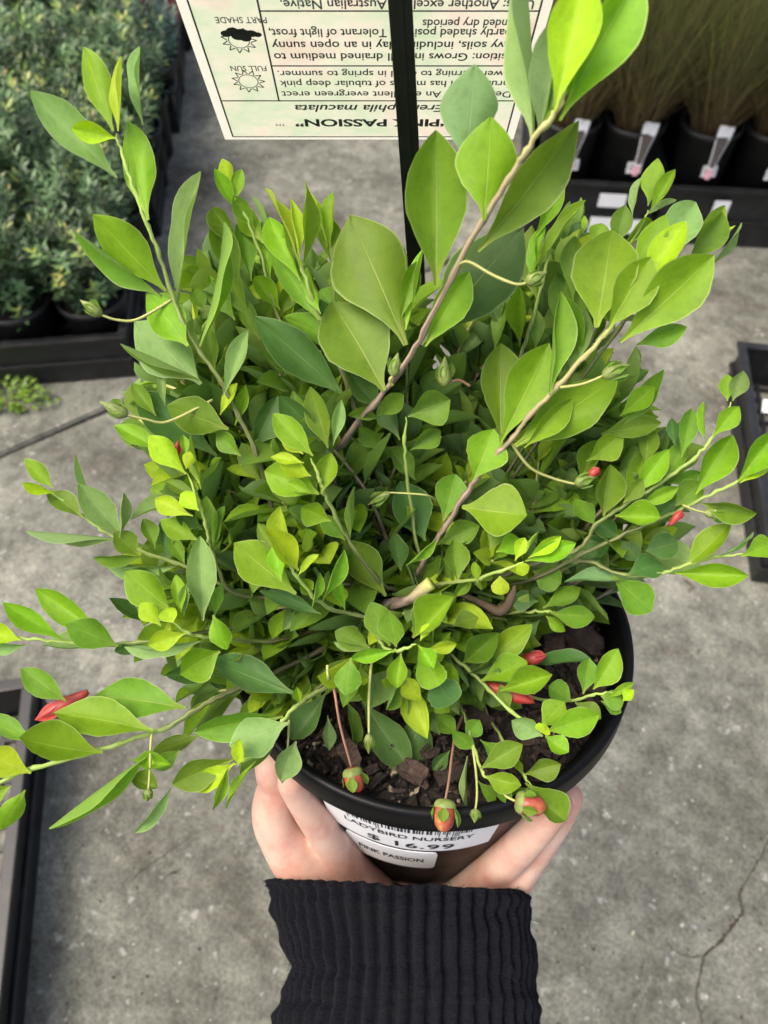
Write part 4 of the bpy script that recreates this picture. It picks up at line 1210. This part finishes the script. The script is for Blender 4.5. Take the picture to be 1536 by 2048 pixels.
B([(980,900,.335),(1040,720,.322),(1075,600,.313),(1100,500,.307),(1120,430,.303)], (.0013,.0008), """
1062,562,1082,448,26,l,2
1076,532,1162,393,18,l,2
1070,472,1132,358,36,l,0
1076,602,1052,452,38,m,0
1146,602,1150,472,50,m,-2
1130,682,1124,536,74,m,-2
1040,692,1042,572,40,l,2
1070,702,1076,618,34,m,1
1166,650,1160,540,50,m,-4
990,700,1010,590,44,m,-4
1060,800,1020,700,44,m,-5
1000,650,960,560,44,d,-6
""")
B([(1160,720,.310),(1230,562,.297),(1265,482,.292),(1298,420,.288)], (.0012,.0008), """
1296,412,1318,314,40,l,2
1300,422,1352,343,32,l,3
1265,432,1275,353,16,g,1
1290,432,1352,395,14,g,0
1230,492,1252,408,46,m,0
1186,492,1206,443,44,l,-2
1240,500,1300,440,30,l,1
1210,560,1180,480,46,m,-3
""")
B([(1220,680,.300),(1290,602,.292),(1350,572,.288),(1412,528,.284)], (.0012,.0008), """
1386,512,1456,408,50,l,0
1376,522,1442,424,60,m,2
1420,532,1491,449,28,g,1
1416,506,1472,453,20,y,3
1330,580,1370,540,40,m,-3
""")
B([(850,1180,.335),(820,1000,.315),(810,900,.303),(812,835,.297)], (.0013,.0008), """
815,832,900,798,78,m,2
756,832,808,788,44,l,1
758,836,694,832,28,m,1
820,900,880,860,44,m,-3
800,880,760,800,40,d,-4
830,960,780,900,46,m,-5
770,900,720,850,40,m,-4
740,960,700,880,44,d,-5
""")
B([(800,1300,.345),(780,1360,.338),(770,1395,.335)], (.0012,.0009), """
852,1402,794,1592,80,d,-2
724,1402,816,1532,76,d,0
692,1400,720,1500,26,m,-1
600,1400,640,1370,40,m,-4
655,1430,660,1500,26,g,-5
""")

rnd = random.Random(4)
origin = PM @ Vector((-0.004, 0.004, 0.002))
npart = 0; stuff_leaf = []; front = []
def branch_points(poly, orig):
    pts = [P(x, y, d) for x, y, d in poly]
    if orig:
        p = pts[0]; mid = origin.lerp(p, 0.5) + Vector((0, 0, 0.012)); pts = [origin + Vector((rnd.uniform(-.006, .006), rnd.uniform(-.006, .006), 0)), mid] + pts
    return pts
def add_leaf(branch, base, tip, w, tone, roll, mi, toward):
    o = bpy.data.objects.new('leaf', LM[mi]); C.objects.link(o); o.parent = branch
    o.matrix_local = Matrix.Translation(-Vector(ROOT)) @ leaf_matrix(base, tip, w, roll, toward)
    s = o.material_slots[0]; s.link = 'OBJECT'; s.material = LEAF[tone]; return o
for bi, (poly, (r0, r1), leaves, mt, org) in enumerate(BR):
    ctrl = branch_points(poly, org); pts = spline(ctrl, 7); n = len(pts); rr = random.Random(bi + 50)
    rads = [0.78 * (r0 + (r1 - r0) * (i / (n - 1)) ** 0.8) * (1 + (0.34 if i % 5 == 0 else 0.0) + rr.uniform(-.06, .06)) for i in range(n)]
    rads = [r_ * min(1.0, 0.3 + 0.7 * (n - 1 - i_) / 5) for i_, r_ in enumerate(rads)]
    pts = [p + Vector((rr.uniform(-1, 1), rr.uniform(-1, 1), rr.uniform(-1, 1))) * 0.0004 for p in pts]
    vs, fs, uv = tube(pts, rads, 10)
    br = obj('branch', mesh('branch', [v - ROOT for v in vs], fs, True, uv), WOOD if mt == 'w' else STEM, shrub)
    vis = [(P(x, y, d), x, y, d) for x, y, d in poly]
    dense = []
    for (x0, y0, d0), (x1, y1, d1) in zip(poly, poly[1:]):
        for k_ in range(11): t = k_ / 10; dense.append((x0 + (x1 - x0) * t, y0 + (y1 - y0) * t, d0 + (d1 - d0) * t))
    tipx, tipy, tipd = poly[-1]
    for ln in leaves.strip().split('\n'):
        f = ln.split(','); bx_, by_, tx_, ty_, w_ = map(float, f[:5]); tone = f[5]
        near = float(f[6]) * 0.001 if len(f) > 6 else 0.0
        q = min(dense, key=lambda e: (e[0] - bx_) ** 2 + (e[1] - by_) ** 2); d = q[2] - near
        lp = math.hypot(tx_ - bx_, ty_ - by_); L3 = lp * d / FPX; asp = w_ / lp
        narrow = asp < 0.27
        roll = R(float(f[7])) if len(f) > 7 else (R(rr.choice((-1, 1)) * rr.uniform(52, 64)) if narrow else R(rr.uniform(-24, 24)))
        dt = rr.uniform(-0.42, 0.22) * L3 * (0.7 if narrow else 1)
        W3 = 0.95 * w_ * d / FPX / max(0.62 if narrow else 0.35, math.cos(roll))
        base = P(bx_, by_, d); tip = P(tx_, ty_, d + dt); front.append(((bx_ + tx_) / 2, (by_ + ty_) / 2, max(d, d + dt)))
        # pull the leaf base onto its branch when it is close by
        mi = (2 if asp > 0.86 else (0 if rr.random() < 0.4 else 1)) * 6 + rr.randrange(6)
        
        if narrow: mi = 6 + rr.randrange(2)
        elif lp > 125: mi = mi // 6 * 6 + (0, 3, 0, 1, 2, 3)[mi % 6]
        if npart < 300:
            add_leaf(br, base, tip, W3, tone, roll, mi, (CAM - base).normalized()); npart += 1
        else:
            stuff_leaf.append((leaf_matrix(base, tip, W3, roll, (CAM - base).normalized()), mi, tone))
# inner shoots, too many and too hidden to tell apart
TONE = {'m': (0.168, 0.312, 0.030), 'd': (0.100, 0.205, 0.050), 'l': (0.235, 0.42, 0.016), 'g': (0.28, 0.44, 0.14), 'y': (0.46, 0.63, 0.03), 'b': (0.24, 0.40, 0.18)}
LOWDEF = []
for pi, pr_ in enumerate((OBOV, ELLI)):
    for bi, (bd, cu) in enumerate(((0.06, 0.2), (-0.2, 0.2), (0.16, 0.45))): LOWDEF.append(leaf_mesh(pr_, bd, cu, 0.04, 70 + pi * 10 + bi, 0.1, 7))
sv_, sf_, su_, sc_ = [], [], [], []
def put(M, dfn, col):
    v, f, u = dfn; i0 = len(sv_)
    sv_.extend([M @ Vector(p) - ROOT for p in v]); su_.extend(u); sc_.extend([col] * len(v)); sf_.extend([tuple(i0 + k_ for k_ in q) for q in f])
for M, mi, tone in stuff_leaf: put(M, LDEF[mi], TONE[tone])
tv_, tf_, tu_ = [], [], []
rs = random.Random(77)
def shoot(tip, start, nl, lmin, lmax, tones):
    ctrl = [start, start.lerp(tip, 0.5) + Vector((rs.uniform(-.01, .01), rs.uniform(-.01, .01), rs.uniform(0, .015))), tip]
    pts = spline(ctrl, 7); v, f, u = tube(pts, [0.0011 - 0.0005 * i / (len(pts) - 1) for i in range(len(pts))], 6); i0 = len(tv_)
    tv_.extend([p - ROOT for p in v]); tf_.extend([tuple(i0 + k_ for k_ in q) for q in f]); tu_.extend(u)
    L = (tip - start).length
    for k_ in range(nl):
        t = 1 - (k_ / nl) * min(1, 0.075 / L); t = max(0.15, t); x = t * (len(pts) - 1); i = min(int(x), len(pts) - 2); p = pts[i].lerp(pts[i + 1], x - i)
        d = (pts[i + 1] - pts[i]).normalized(); o = d.orthogonal().normalized(); b_ = d.cross(o); a = k_ * 2.4 + rs.uniform(-.3, .3)
        out = o * math.cos(a) + b_ * math.sin(a); el = 0.75 + (0.8 if k_ < 3 else 0)
        ld = (out + d * el + Vector((0, 0, 0.25))).normalized(); ll = rs.uniform(lmin, lmax) * (0.62 if k_ < 2 else 1)
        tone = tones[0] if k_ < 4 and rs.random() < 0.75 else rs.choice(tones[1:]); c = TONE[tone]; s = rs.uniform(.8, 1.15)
        put(leaf_matrix(p, p + ld * ll, ll * rs.uniform(.34, .52), rs.uniform(-.7, .7), (d + out * -0.2 + Vector((0, 0, .5))).normalized()), LOWDEF[rs.randrange(6)], (c[0] * s, c[1] * s, c[2] * s))
CROWN = [(405, 640), (430, 480), (560, 455), (690, 560), (820, 610), (930, 600), (1040, 500), (1120, 470), (1185, 560), (1240, 720), (1290, 820), (1340, 900), (1345, 1010), (1290, 1110), (1190, 1150), (1090, 1190),
         (1040, 1260), (1010, 1370), (950, 1440), (860, 1430), (760, 1400), (660, 1400), (600, 1480), (500, 1470), (440, 1400), (350, 1330), (300, 1230), (290, 1110), (300, 960), (270, 850), (320, 740)]
def inside(x, y):
    c = False; n_ = len(CROWN)
    for q in range(n_):
        x0, y0 = CROWN[q]; x1, y1 = CROWN[q - 1]
        if (y0 > y) != (y1 > y) and x < (x1 - x0) * (y - y0) / (y1 - y0) + x0: c = not c
    return c
i = 0
while i < 380:
    px_, py_ = rs.uniform(270, 1350), rs.uniform(450, 1480)
    if not inside(px_, py_): continue
    nd = sorted(((fx - px_) ** 2 + (fy - py_) ** 2, fd) for fx, fy, fd in front)[:6]
    fdm = max(d_ for _, d_ in nd); top = i % 3 == 0
    dpt = fdm + (rs.uniform(0.012, 0.024) if top else rs.uniform(0.020, 0.060))
    tip = P(px_, py_, dpt); l_ = PMI @ tip
    if l_.z < 0.018:
        if math.hypot(l_.x, l_.y) > 0.098: tip = tip + (CAM - tip).normalized() * 0.02
        elif l_.z < -0.02: continue
        else: tip = tip + AX * (0.02 - l_.z)
    dv = tip - origin; L_ = dv.length; ln = min(L_ * 0.8, rs.uniform(0.05, 0.085))
    dirn = (dv.normalized() + Vector((rs.uniform(-.25, .25), rs.uniform(-.25, .25), 0.35))).normalized()
    st = tip - dirn * ln
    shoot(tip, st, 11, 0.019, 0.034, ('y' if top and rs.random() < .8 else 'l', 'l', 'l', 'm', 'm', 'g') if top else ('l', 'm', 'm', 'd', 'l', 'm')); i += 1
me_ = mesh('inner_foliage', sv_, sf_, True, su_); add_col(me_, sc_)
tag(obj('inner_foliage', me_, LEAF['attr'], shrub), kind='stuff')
tag(obj('inner_twigs', mesh('inner_twigs', tv_, tf_, True, tu_), WOOD, shrub), kind='stuff')
# sawn stub and dead curl near the centre
def stem_part(name, pts, rads, mat, nn=8):
    v, f, u = tube(spline(pts, 5), rads_i(rads, (len(pts) - 1) * 5 + 1), nn); return obj(name, mesh(name, [p - ROOT for p in v], f, True, u), mat, shrub)
def rads_i(r, n): 
    return [r[int(i / (n - 1) * (len(r) - 1))] + (r[min(len(r) - 1, int(i / (n - 1) * (len(r) - 1)) + 1)] - r[int(i / (n - 1) * (len(r) - 1))]) * (i / (n - 1) * (len(r) - 1) % 1) for i in range(n)]
stem_part('trunk', [origin - AX * 0.01, P(840, 1215, .352), P(815, 1200, .335)], [.006, .0042, .003], WOOD, 12)
stem_part('cut_stub', [P(770, 1212, .322), P(820, 1196, .318), P(862, 1166, .314)], [.0029, .0026, .0029], WOOD, 12)
stem_part('branch', [P(900, 1180, .33), P(960, 1205, .335), P(1000, 1222, .335), P(1022, 1195, .333), P(1030, 1170, .332)], [.0012, .0016, .0026, .0020, .0006], LIT1)
# pedicels, buds and flowers
def bud(pts, r, head, hr, mat=BUDG, sep=True, pm=PEDI):
    """pedicel along pts (px,py,d); bud from last point to head"""
    w = [P(*q) for q in pts]; sp = spline(w, 6); v, f, u = tube(sp, [r * (1 - .25 * i / (len(sp) - 1)) for i in range(len(sp))], 6)
    root = obj('flower_bud', mesh('flower_bud', [p - ROOT for p in v], f, True, u), pm, shrub)
    a = w[-1]; h = P(*head); d = h - a
    prof = [(0.0, .25), (.12, .7), (.3, 1.0), (.5, .92), (.7, .6), (.86, .3), (1, .06)] if mat is BUDG else [(0, .45), (.12, .85), (.3, 1.0), (.55, 1.0), (.8, .85), (.95, .5), (1, .2)]
    v, f, u = tube([a + d * t for t, _ in prof], [hr * q for _, q in prof], 10); obj('bud', mesh('bud', [p - ROOT for p in v], f, True, u), mat, root)
    if sep:
        dn = d.normalized(); o = dn.orthogonal().normalized(); b_ = dn.cross(o)
        cp = [(0, .5), (.06, .88), (.16, 1.05), (.26, 1.06)] if mat is not BUDG else [(0, .4), (.1, .8), (.2, .98), (.26, 1.0)]
        v, f, u = tube([a + d * t for t, _ in cp], [hr * q for _, q in cp], 12, False); obj('calyx', mesh('calyx', [p - ROOT for p in v], f, True, u), BUDG, root)
        for k_ in range(5):
            an = k_ * 2 * math.pi / 5 + .3; out = o * math.cos(an) + b_ * math.sin(an); base = a + d * (.16 if mat is not BUDG else .12) + out * hr * 0.95
            tip = a + d * rnd.uniform(.62, .82) + out * hr * (1.22 if mat is not BUDG else 0.85); ob = obj('sepal', LM[6 + k_ % 3], None, root)
            ob.matrix_local = SHI @ leaf_matrix(base, tip, hr * (1.0 if mat is BUDG else 1.05), 0.0, out); ob.material_slots[0].link = 'OBJECT'; ob.material_slots[0].material = LEAF['m']
    return root
bud([(346, 598, .277), (277, 638, .276), (235, 640, .274), (203, 630, .272)], .0006, (160, 600, .270), .0021)
bud([(425, 800, .292), (337, 843, .284), (290, 838, .280), (254, 830, .278)], .0006, (200, 803, .276), .0027)
bud([(914, 530, .2475), (938, 524, .2455), (985, 550, .243), (1030, 568, .242), (1052, 566, .242)], .0006, (1095, 543, .241), .0022)
bud([(1120, 775, .272), (1165, 768, .27), (1205, 752, .269)], .0006, (1262, 728, .268), .0026)
bud([(785, 770, .281), (780, 760, .279), (786, 752, .278)], .0008, (796, 705, .277), .0024)
bud([(940, 772, .293), (915, 760, .291), (888, 772, .29)], .0006, (890, 712, .289), .0028, BUDG, True, PEDR)
bud([(655, 1350, .330), (668, 1380, .314), (680, 1450, .312), (703, 1535, .316)], .0007, (714, 1588, .315), .0042, BUDR, True, PEDR)
bud([(750, 1290, .325), (742, 1335, .308), (738, 1400, .308), (738, 1468, .312)], .0007, (737, 1508, .312), .0019)
bud([(930, 1420, .342), (912, 1465, .332), (904, 1510, .320), (898, 1560, .308), (891, 1598, .302)], .0007, (886, 1664, .298), .0043, BUDR, True, PEDR)
bud([(945, 1490, .325), (952, 1545, .316), (954, 1590, .308), (951, 1618, .303)], .0006, (949, 1646, .301), .0021)
bud([(1000, 1570, .314), (1010, 1590, .310), (1030, 1602, .308)], .0007, (1092, 1616, .306), .0044, BUDR, True)
bud([(306, 1464, .300), (302, 1482, .297), (300, 1540, .296), (297, 1578, .295)], .0006, (295, 1604, .295), .0018)
bud([(578, 1440, .300), (575, 1500, .305), (566, 1548, .309)], .0005, (564, 1568, .309), .0012)
bud([(1022, 885, .293), (1060, 935, .298), (1110, 958, .302), (1150, 968, .302)], .0007, (1195, 952, .300), .0026, BUDG, True)
bud([(1365, 1010, .305), (1390, 1020, .303), (1410, 1025, .302)], .0005, (1470, 1030, .301), .0020, simple('cream_bud', (0.5, 0.46, 0.24), .5), True)
bud([(655, 1330, .296), (655, 1345, .296), (656, 1352, .296)], .0006, (657, 1362, .296), .0010)
bud([(870, 1000, .31), (850, 990, .30), (780, 985, .30)], .0005, (735, 1010, .302), .0016)
def flower(b0, t0, w, d0, d1):
    """tubular red flower, pinched at the base, with pointed lobes at the mouth"""
    a = P(b0[0], b0[1], d0); h = P(t0[0], t0[1], d1); d = h - a; r = w * d0 / FPX * 0.5; dn = d.normalized(); o = dn.orthogonal().normalized(); b_ = dn.cross(o)
    prof_ = [(0, .35), (.12, .6), (.3, .85), (.48, 1.0), (.64, .95), (.78, .72), (.9, .4), (1, .08)]
    v, f, u = tube([a + d * t for t, _ in prof_], [r * q for _, q in prof_], 12)
    root = obj('flower', mesh('flower', [p - ROOT for p in v], f, True, u), FLOW, shrub)
    for k_ in range(3):
        an = k_ * math.pi * 2 / 3 + .4; out = o * math.cos(an) + b_ * math.sin(an); base = a + d * .35 + out * r * .8; tip = h + out * r * rnd.uniform(.05, .3) - d * .04
        ob = obj('petal', LM[6 + k_ % 4], None, root); ob.matrix_local = SHI @ leaf_matrix(base, tip, r * 1.5, 0.0, out); ob.material_slots[0].link = 'OBJECT'; ob.material_slots[0].material = FLOW
for q in (((176, 1384), (70, 1440), 30, .306, .302), ((970, 1368), (1070, 1406), 30, .326, .320), ((1036, 1322), (1092, 1312), 28, .336, .332),
          ((1172, 956), (1199, 936), 18, .302, .299), ((1338, 1052), (1364, 1020), 15, .306, .304), ((1124, 1470), (1162, 1454), 18, .322, .320), ((350, 935), (356, 880), 13, .292, .29)):
    flower(*q)

# ------------------------------------------------------------------ the hand and its sleeve
hv, hf = [], []
def ball(c, r, n=14):
    i0 = len(hv)
    for j in range(n + 1):
        th = math.pi * j / n
        for i_ in range(2 * n):
            a = math.pi * i_ / n; hv.append(c + Vector((math.sin(th) * math.cos(a), math.sin(th) * math.sin(a), math.cos(th))) * r)
    for j in range(n):
        for i_ in range(2 * n):
            k_ = (i_ + 1) % (2 * n); hf.append((i0 + j * 2 * n + i_, i0 + (j + 1) * 2 * n + i_, i0 + (j + 1) * 2 * n + k_, i0 + j * 2 * n + k_))
def clamp_out(p, r):
    l_ = PMI @ p
    if -HB - r < l_.z < 0.004:
        rad = math.hypot(l_.x, l_.y); need = RB(max(l_.z, -HB)) + r * 0.93
        if rad < need and rad > 0.045: l_.x *= need / rad; l_.y *= need / rad
    return PM @ l_
def chain(nodes, clamp=True):
    ps = [(P(x, y, d), r) for x, y, d, r in nodes]
    pts = spline([p for p, _ in ps], 8); rr = rads_i([r for _, r in ps], len(pts))
    for p, r in zip(pts, rr): ball(clamp_out(p, r) if clamp else p, r)
def chain_local(nodes):
    pts = spline([PM @ Vector(q[:3]) for q in nodes], 8); rr = rads_i([q[3] for q in nodes], len(pts))
    for p, r in zip(pts, rr): ball(p, r)
# thumb, up the left side
chain([(690, 1800, .415, .021), (622, 1738, .402, .0175), (565, 1668, .389, .0128), (549, 1622, .383, .0118), (556, 1575, .378, .0105), (572, 1528, .375, .0092), (584, 1500, .375, .0078)])
# little finger and the heel of the hand, up the right side
chain([(925, 1830, .432, .018), (990, 1762, .410, .0155), (1044, 1702, .396, .0120), (1078, 1648, .388, .0102), (1100, 1600, .383, .0088), (1108, 1574, .383, .0078)])
# index finger behind the thumb, ring finger inside the little finger, middle finger under the pot
def chain_pot(nodes):
    out = []
    for th, z, r in nodes: rr_ = RB(z) + r * 0.86; out.append((rr_ * math.sin(R(th)), -rr_ * math.cos(R(th)), z, r))
    chain_local(out)
chain_pot([(-44, -.018, .0070), (-39.5, -.045, .0084), (-34.5, -.075, .0094), (-29.5, -.108, .0106), (-24, -.135, .0120), (-18, -.160, .015)])
chain_pot([(37, -.026, .0074), (32.5, -.048, .0088), (28, -.075, .0098), (23.5, -.105, .0110), (19, -.132, .0125), (14, -.160, .015)])
chain_local([(-.01, -.075, -HB - .022, .016), (.0, -.03, -HB - .013, .0115), (.003, .02, -HB - .0105, .0098), (.004, .06, -HB - .0085, .0082)])
# palm under the front edge of the pot, then the wrist and forearm inside the sleeve
for a_ in (-.035, -.018, 0, .018, .035):
    chain_local([(a_ - .012, -.086, -HB - .024, .015), (a_ * .9 - .012, -.06, -HB - .020, .015), (a_ * .8 - .012, -.03, -HB - .0135, .0125)])
WR = [(812, 1850, .448), (815, 1900, .445), (822, 1960, .44), (820, 2080, .45), (818, 2300, .475)]
for dx in (-55, 0, 55): chain([(x + dx, y, d, .027) for x, y, d in WR], False)
hand_me = mesh('hand', hv, hf)
person = obj('person', hand_me, SKIN); tag(person, 'left hand cupping the black pot from below, arm in a navy ribbed knit sleeve', 'person')
md = person.modifiers.new('remesh', 'REMESH'); md.mode = 'VOXEL'; md.voxel_size = 0.0015; md.use_smooth_shade = True
md = person.modifiers.new('smooth', 'SMOOTH'); md.factor = 0.5; md.iterations = 7
dg = bpy.context.evaluated_depsgraph_get(); nm_ = bpy.data.meshes.new_from_object(person.evaluated_get(dg)); person.modifiers.clear(); person.data = nm_
nm_.polygons.foreach_set('use_smooth', [True] * len(nm_.polygons))
# ribbed sleeve
SLP = [(806, 1766, .400, 262, 238), (806, 1792, .403, 260, 243), (806, 1850, .407, 248, 248), (807, 1930, .411, 222, 258), (807, 1990, .415, 236, 262), (808, 2050, .420, 258, 265), (812, 2200, .435, 280, 285), (816, 2420, .46, 300, 300)]
nrib = 50; per = 12; NA = nrib * per
ctr = spline([P(q[0], q[1], q[2]) for q in SLP], 14); hwl = rads_i([q[3] * q[2] / FPX for q in SLP], len(ctr)); hwr = rads_i([q[4] * q[2] / FPX for q in SLP], len(ctr)); hw = [(a_ + b_) / 2 for a_, b_ in zip(hwl, hwr)]
svs = []; sfs = []; suv = []; m = len(ctr)
tl_ = Vector((0.0, 0, 0))
for j, c in enumerate(ctr):
    t = (ctr[min(j + 1, m - 1)] - ctr[max(j - 1, 0)]).normalized(); X_ = (RT - t * RT.dot(t)).normalized(); Z_ = (CAM - c); Z_ = (Z_ - X_ * Z_.dot(X_)).normalized()
    for i_ in range(NA):
        a = 2 * math.pi * i_ / NA; ph = (i_ % per) / per
        ribh = 0.0 if ph < 0.25 else math.sin(math.pi * (ph - 0.25) / 0.75) ** 0.5
        cs, sn = math.cos(a), math.sin(a)
        rx = hwr[j] * (0.5 + 0.5 * cs) + hwl[j] * (0.5 - 0.5 * cs); rz = hw[j] * 0.66
        fold = 0.0028 * noise.noise(Vector((cs * 1.3, sn * 1.3, j * 0.11))) + 0.0012 * noise.noise(Vector((cs * 4, sn * 4, j * 0.25 + 7)))
        s_ = 0.0042 * ribh + fold + 0.0005 * noise.noise(Vector((i_ * 0.31, j * 0.12, 2.0)))
        if j == 0: s_ -= 0.004
        p = c + X_ * cs * (rx + s_ - .002) + Z_ * sn * (rz + s_ - .002)
        # the cuff edge dips a little at the middle and on the right
        if j < 16: p += t * (1 - j / 16) * (0.0045 * (cs + 0.1) + 0.0022 * noise.noise(Vector((i_ * 0.035, 3, 1))) + 0.0009 * ribh)
        svs.append(p); suv.append((i_ / NA, j / m))
for j in range(m - 1):
    for i_ in range(NA):
        k_ = (i_ + 1) % NA; sfs.append((j * NA + i_, j * NA + k_, (j + 1) * NA + k_, (j + 1) * NA + i_))
# inner turn of the cuff
b0 = len(svs)
t = (ctr[1] - ctr[0]).normalized()
for lay, (sc, dp) in enumerate(((0.93, 0.0015), (0.86, 0.02), (0.8, 0.05))):
    for i_ in range(NA): p = svs[i_]; svs.append(ctr[0] + (p - ctr[0]) * sc + t * dp); suv.append((i_ / NA, 0))
prev = 0
for lay in range(3):
    cur = b0 + lay * NA
    for i_ in range(NA): k_ = (i_ + 1) % NA; sfs.append((prev + k_, prev + i_, cur + i_, cur + k_))
    prev = cur
sleeve = obj('sleeve', mesh('sleeve', svs, sfs, True, suv), KNIT, person)
sleeve['label'] = 'navy ribbed knit sleeve cuff'
# stray wool fibres
fv, ff = [], []; rf = random.Random(8)
for q in range(7000):
    j = rf.randrange(0, m - 2); i_ = rf.randrange(NA); p = svs[j * NA + i_]; nn = (p - ctr[j]).normalized()
    if nn.dot(CAM - p) < -0.05: continue
    d = (nn * rf.uniform(.5, 1) + Vector((rf.uniform(-1, 1), rf.uniform(-1, 1), rf.uniform(-1, 1))) * 0.8).normalized(); ln = rf.uniform(.0012, .0038); s_ = d.cross(nn)
    if s_.length < 1e-3: continue
    s_ = s_.normalized() * 0.00010; i0 = len(fv); e = p + d * ln * .6; e2 = e + (d + Vector((rf.uniform(-1, 1), rf.uniform(-1, 1), rf.uniform(-1, 1))) * .7).normalized() * ln * .5
    fv += [p + s_, p - s_, e - s_, e + s_, e2]; ff += [(i0, i0 + 1, i0 + 2, i0 + 3), (i0 + 3, i0 + 2, i0 + 4)]
tag(obj('wool_fibres', mesh('wool_fibres', fv, ff, False), FUZZ, person), kind='stuff')
for i, (px, py, ln) in enumerate(((1035, 1845, .012), (688, 1975, .005), (945, 1868, .004))):
    p = P(px, py, (.41, .395, .385)[i]); v, f, u = tube([p, p + Vector((ln * .5, .001, .002)), p + Vector((ln * .9, -.001, .003))], [.0003, .0004, .0002], 5)
    obj('lint', mesh('lint', v, f), LIT2, person)
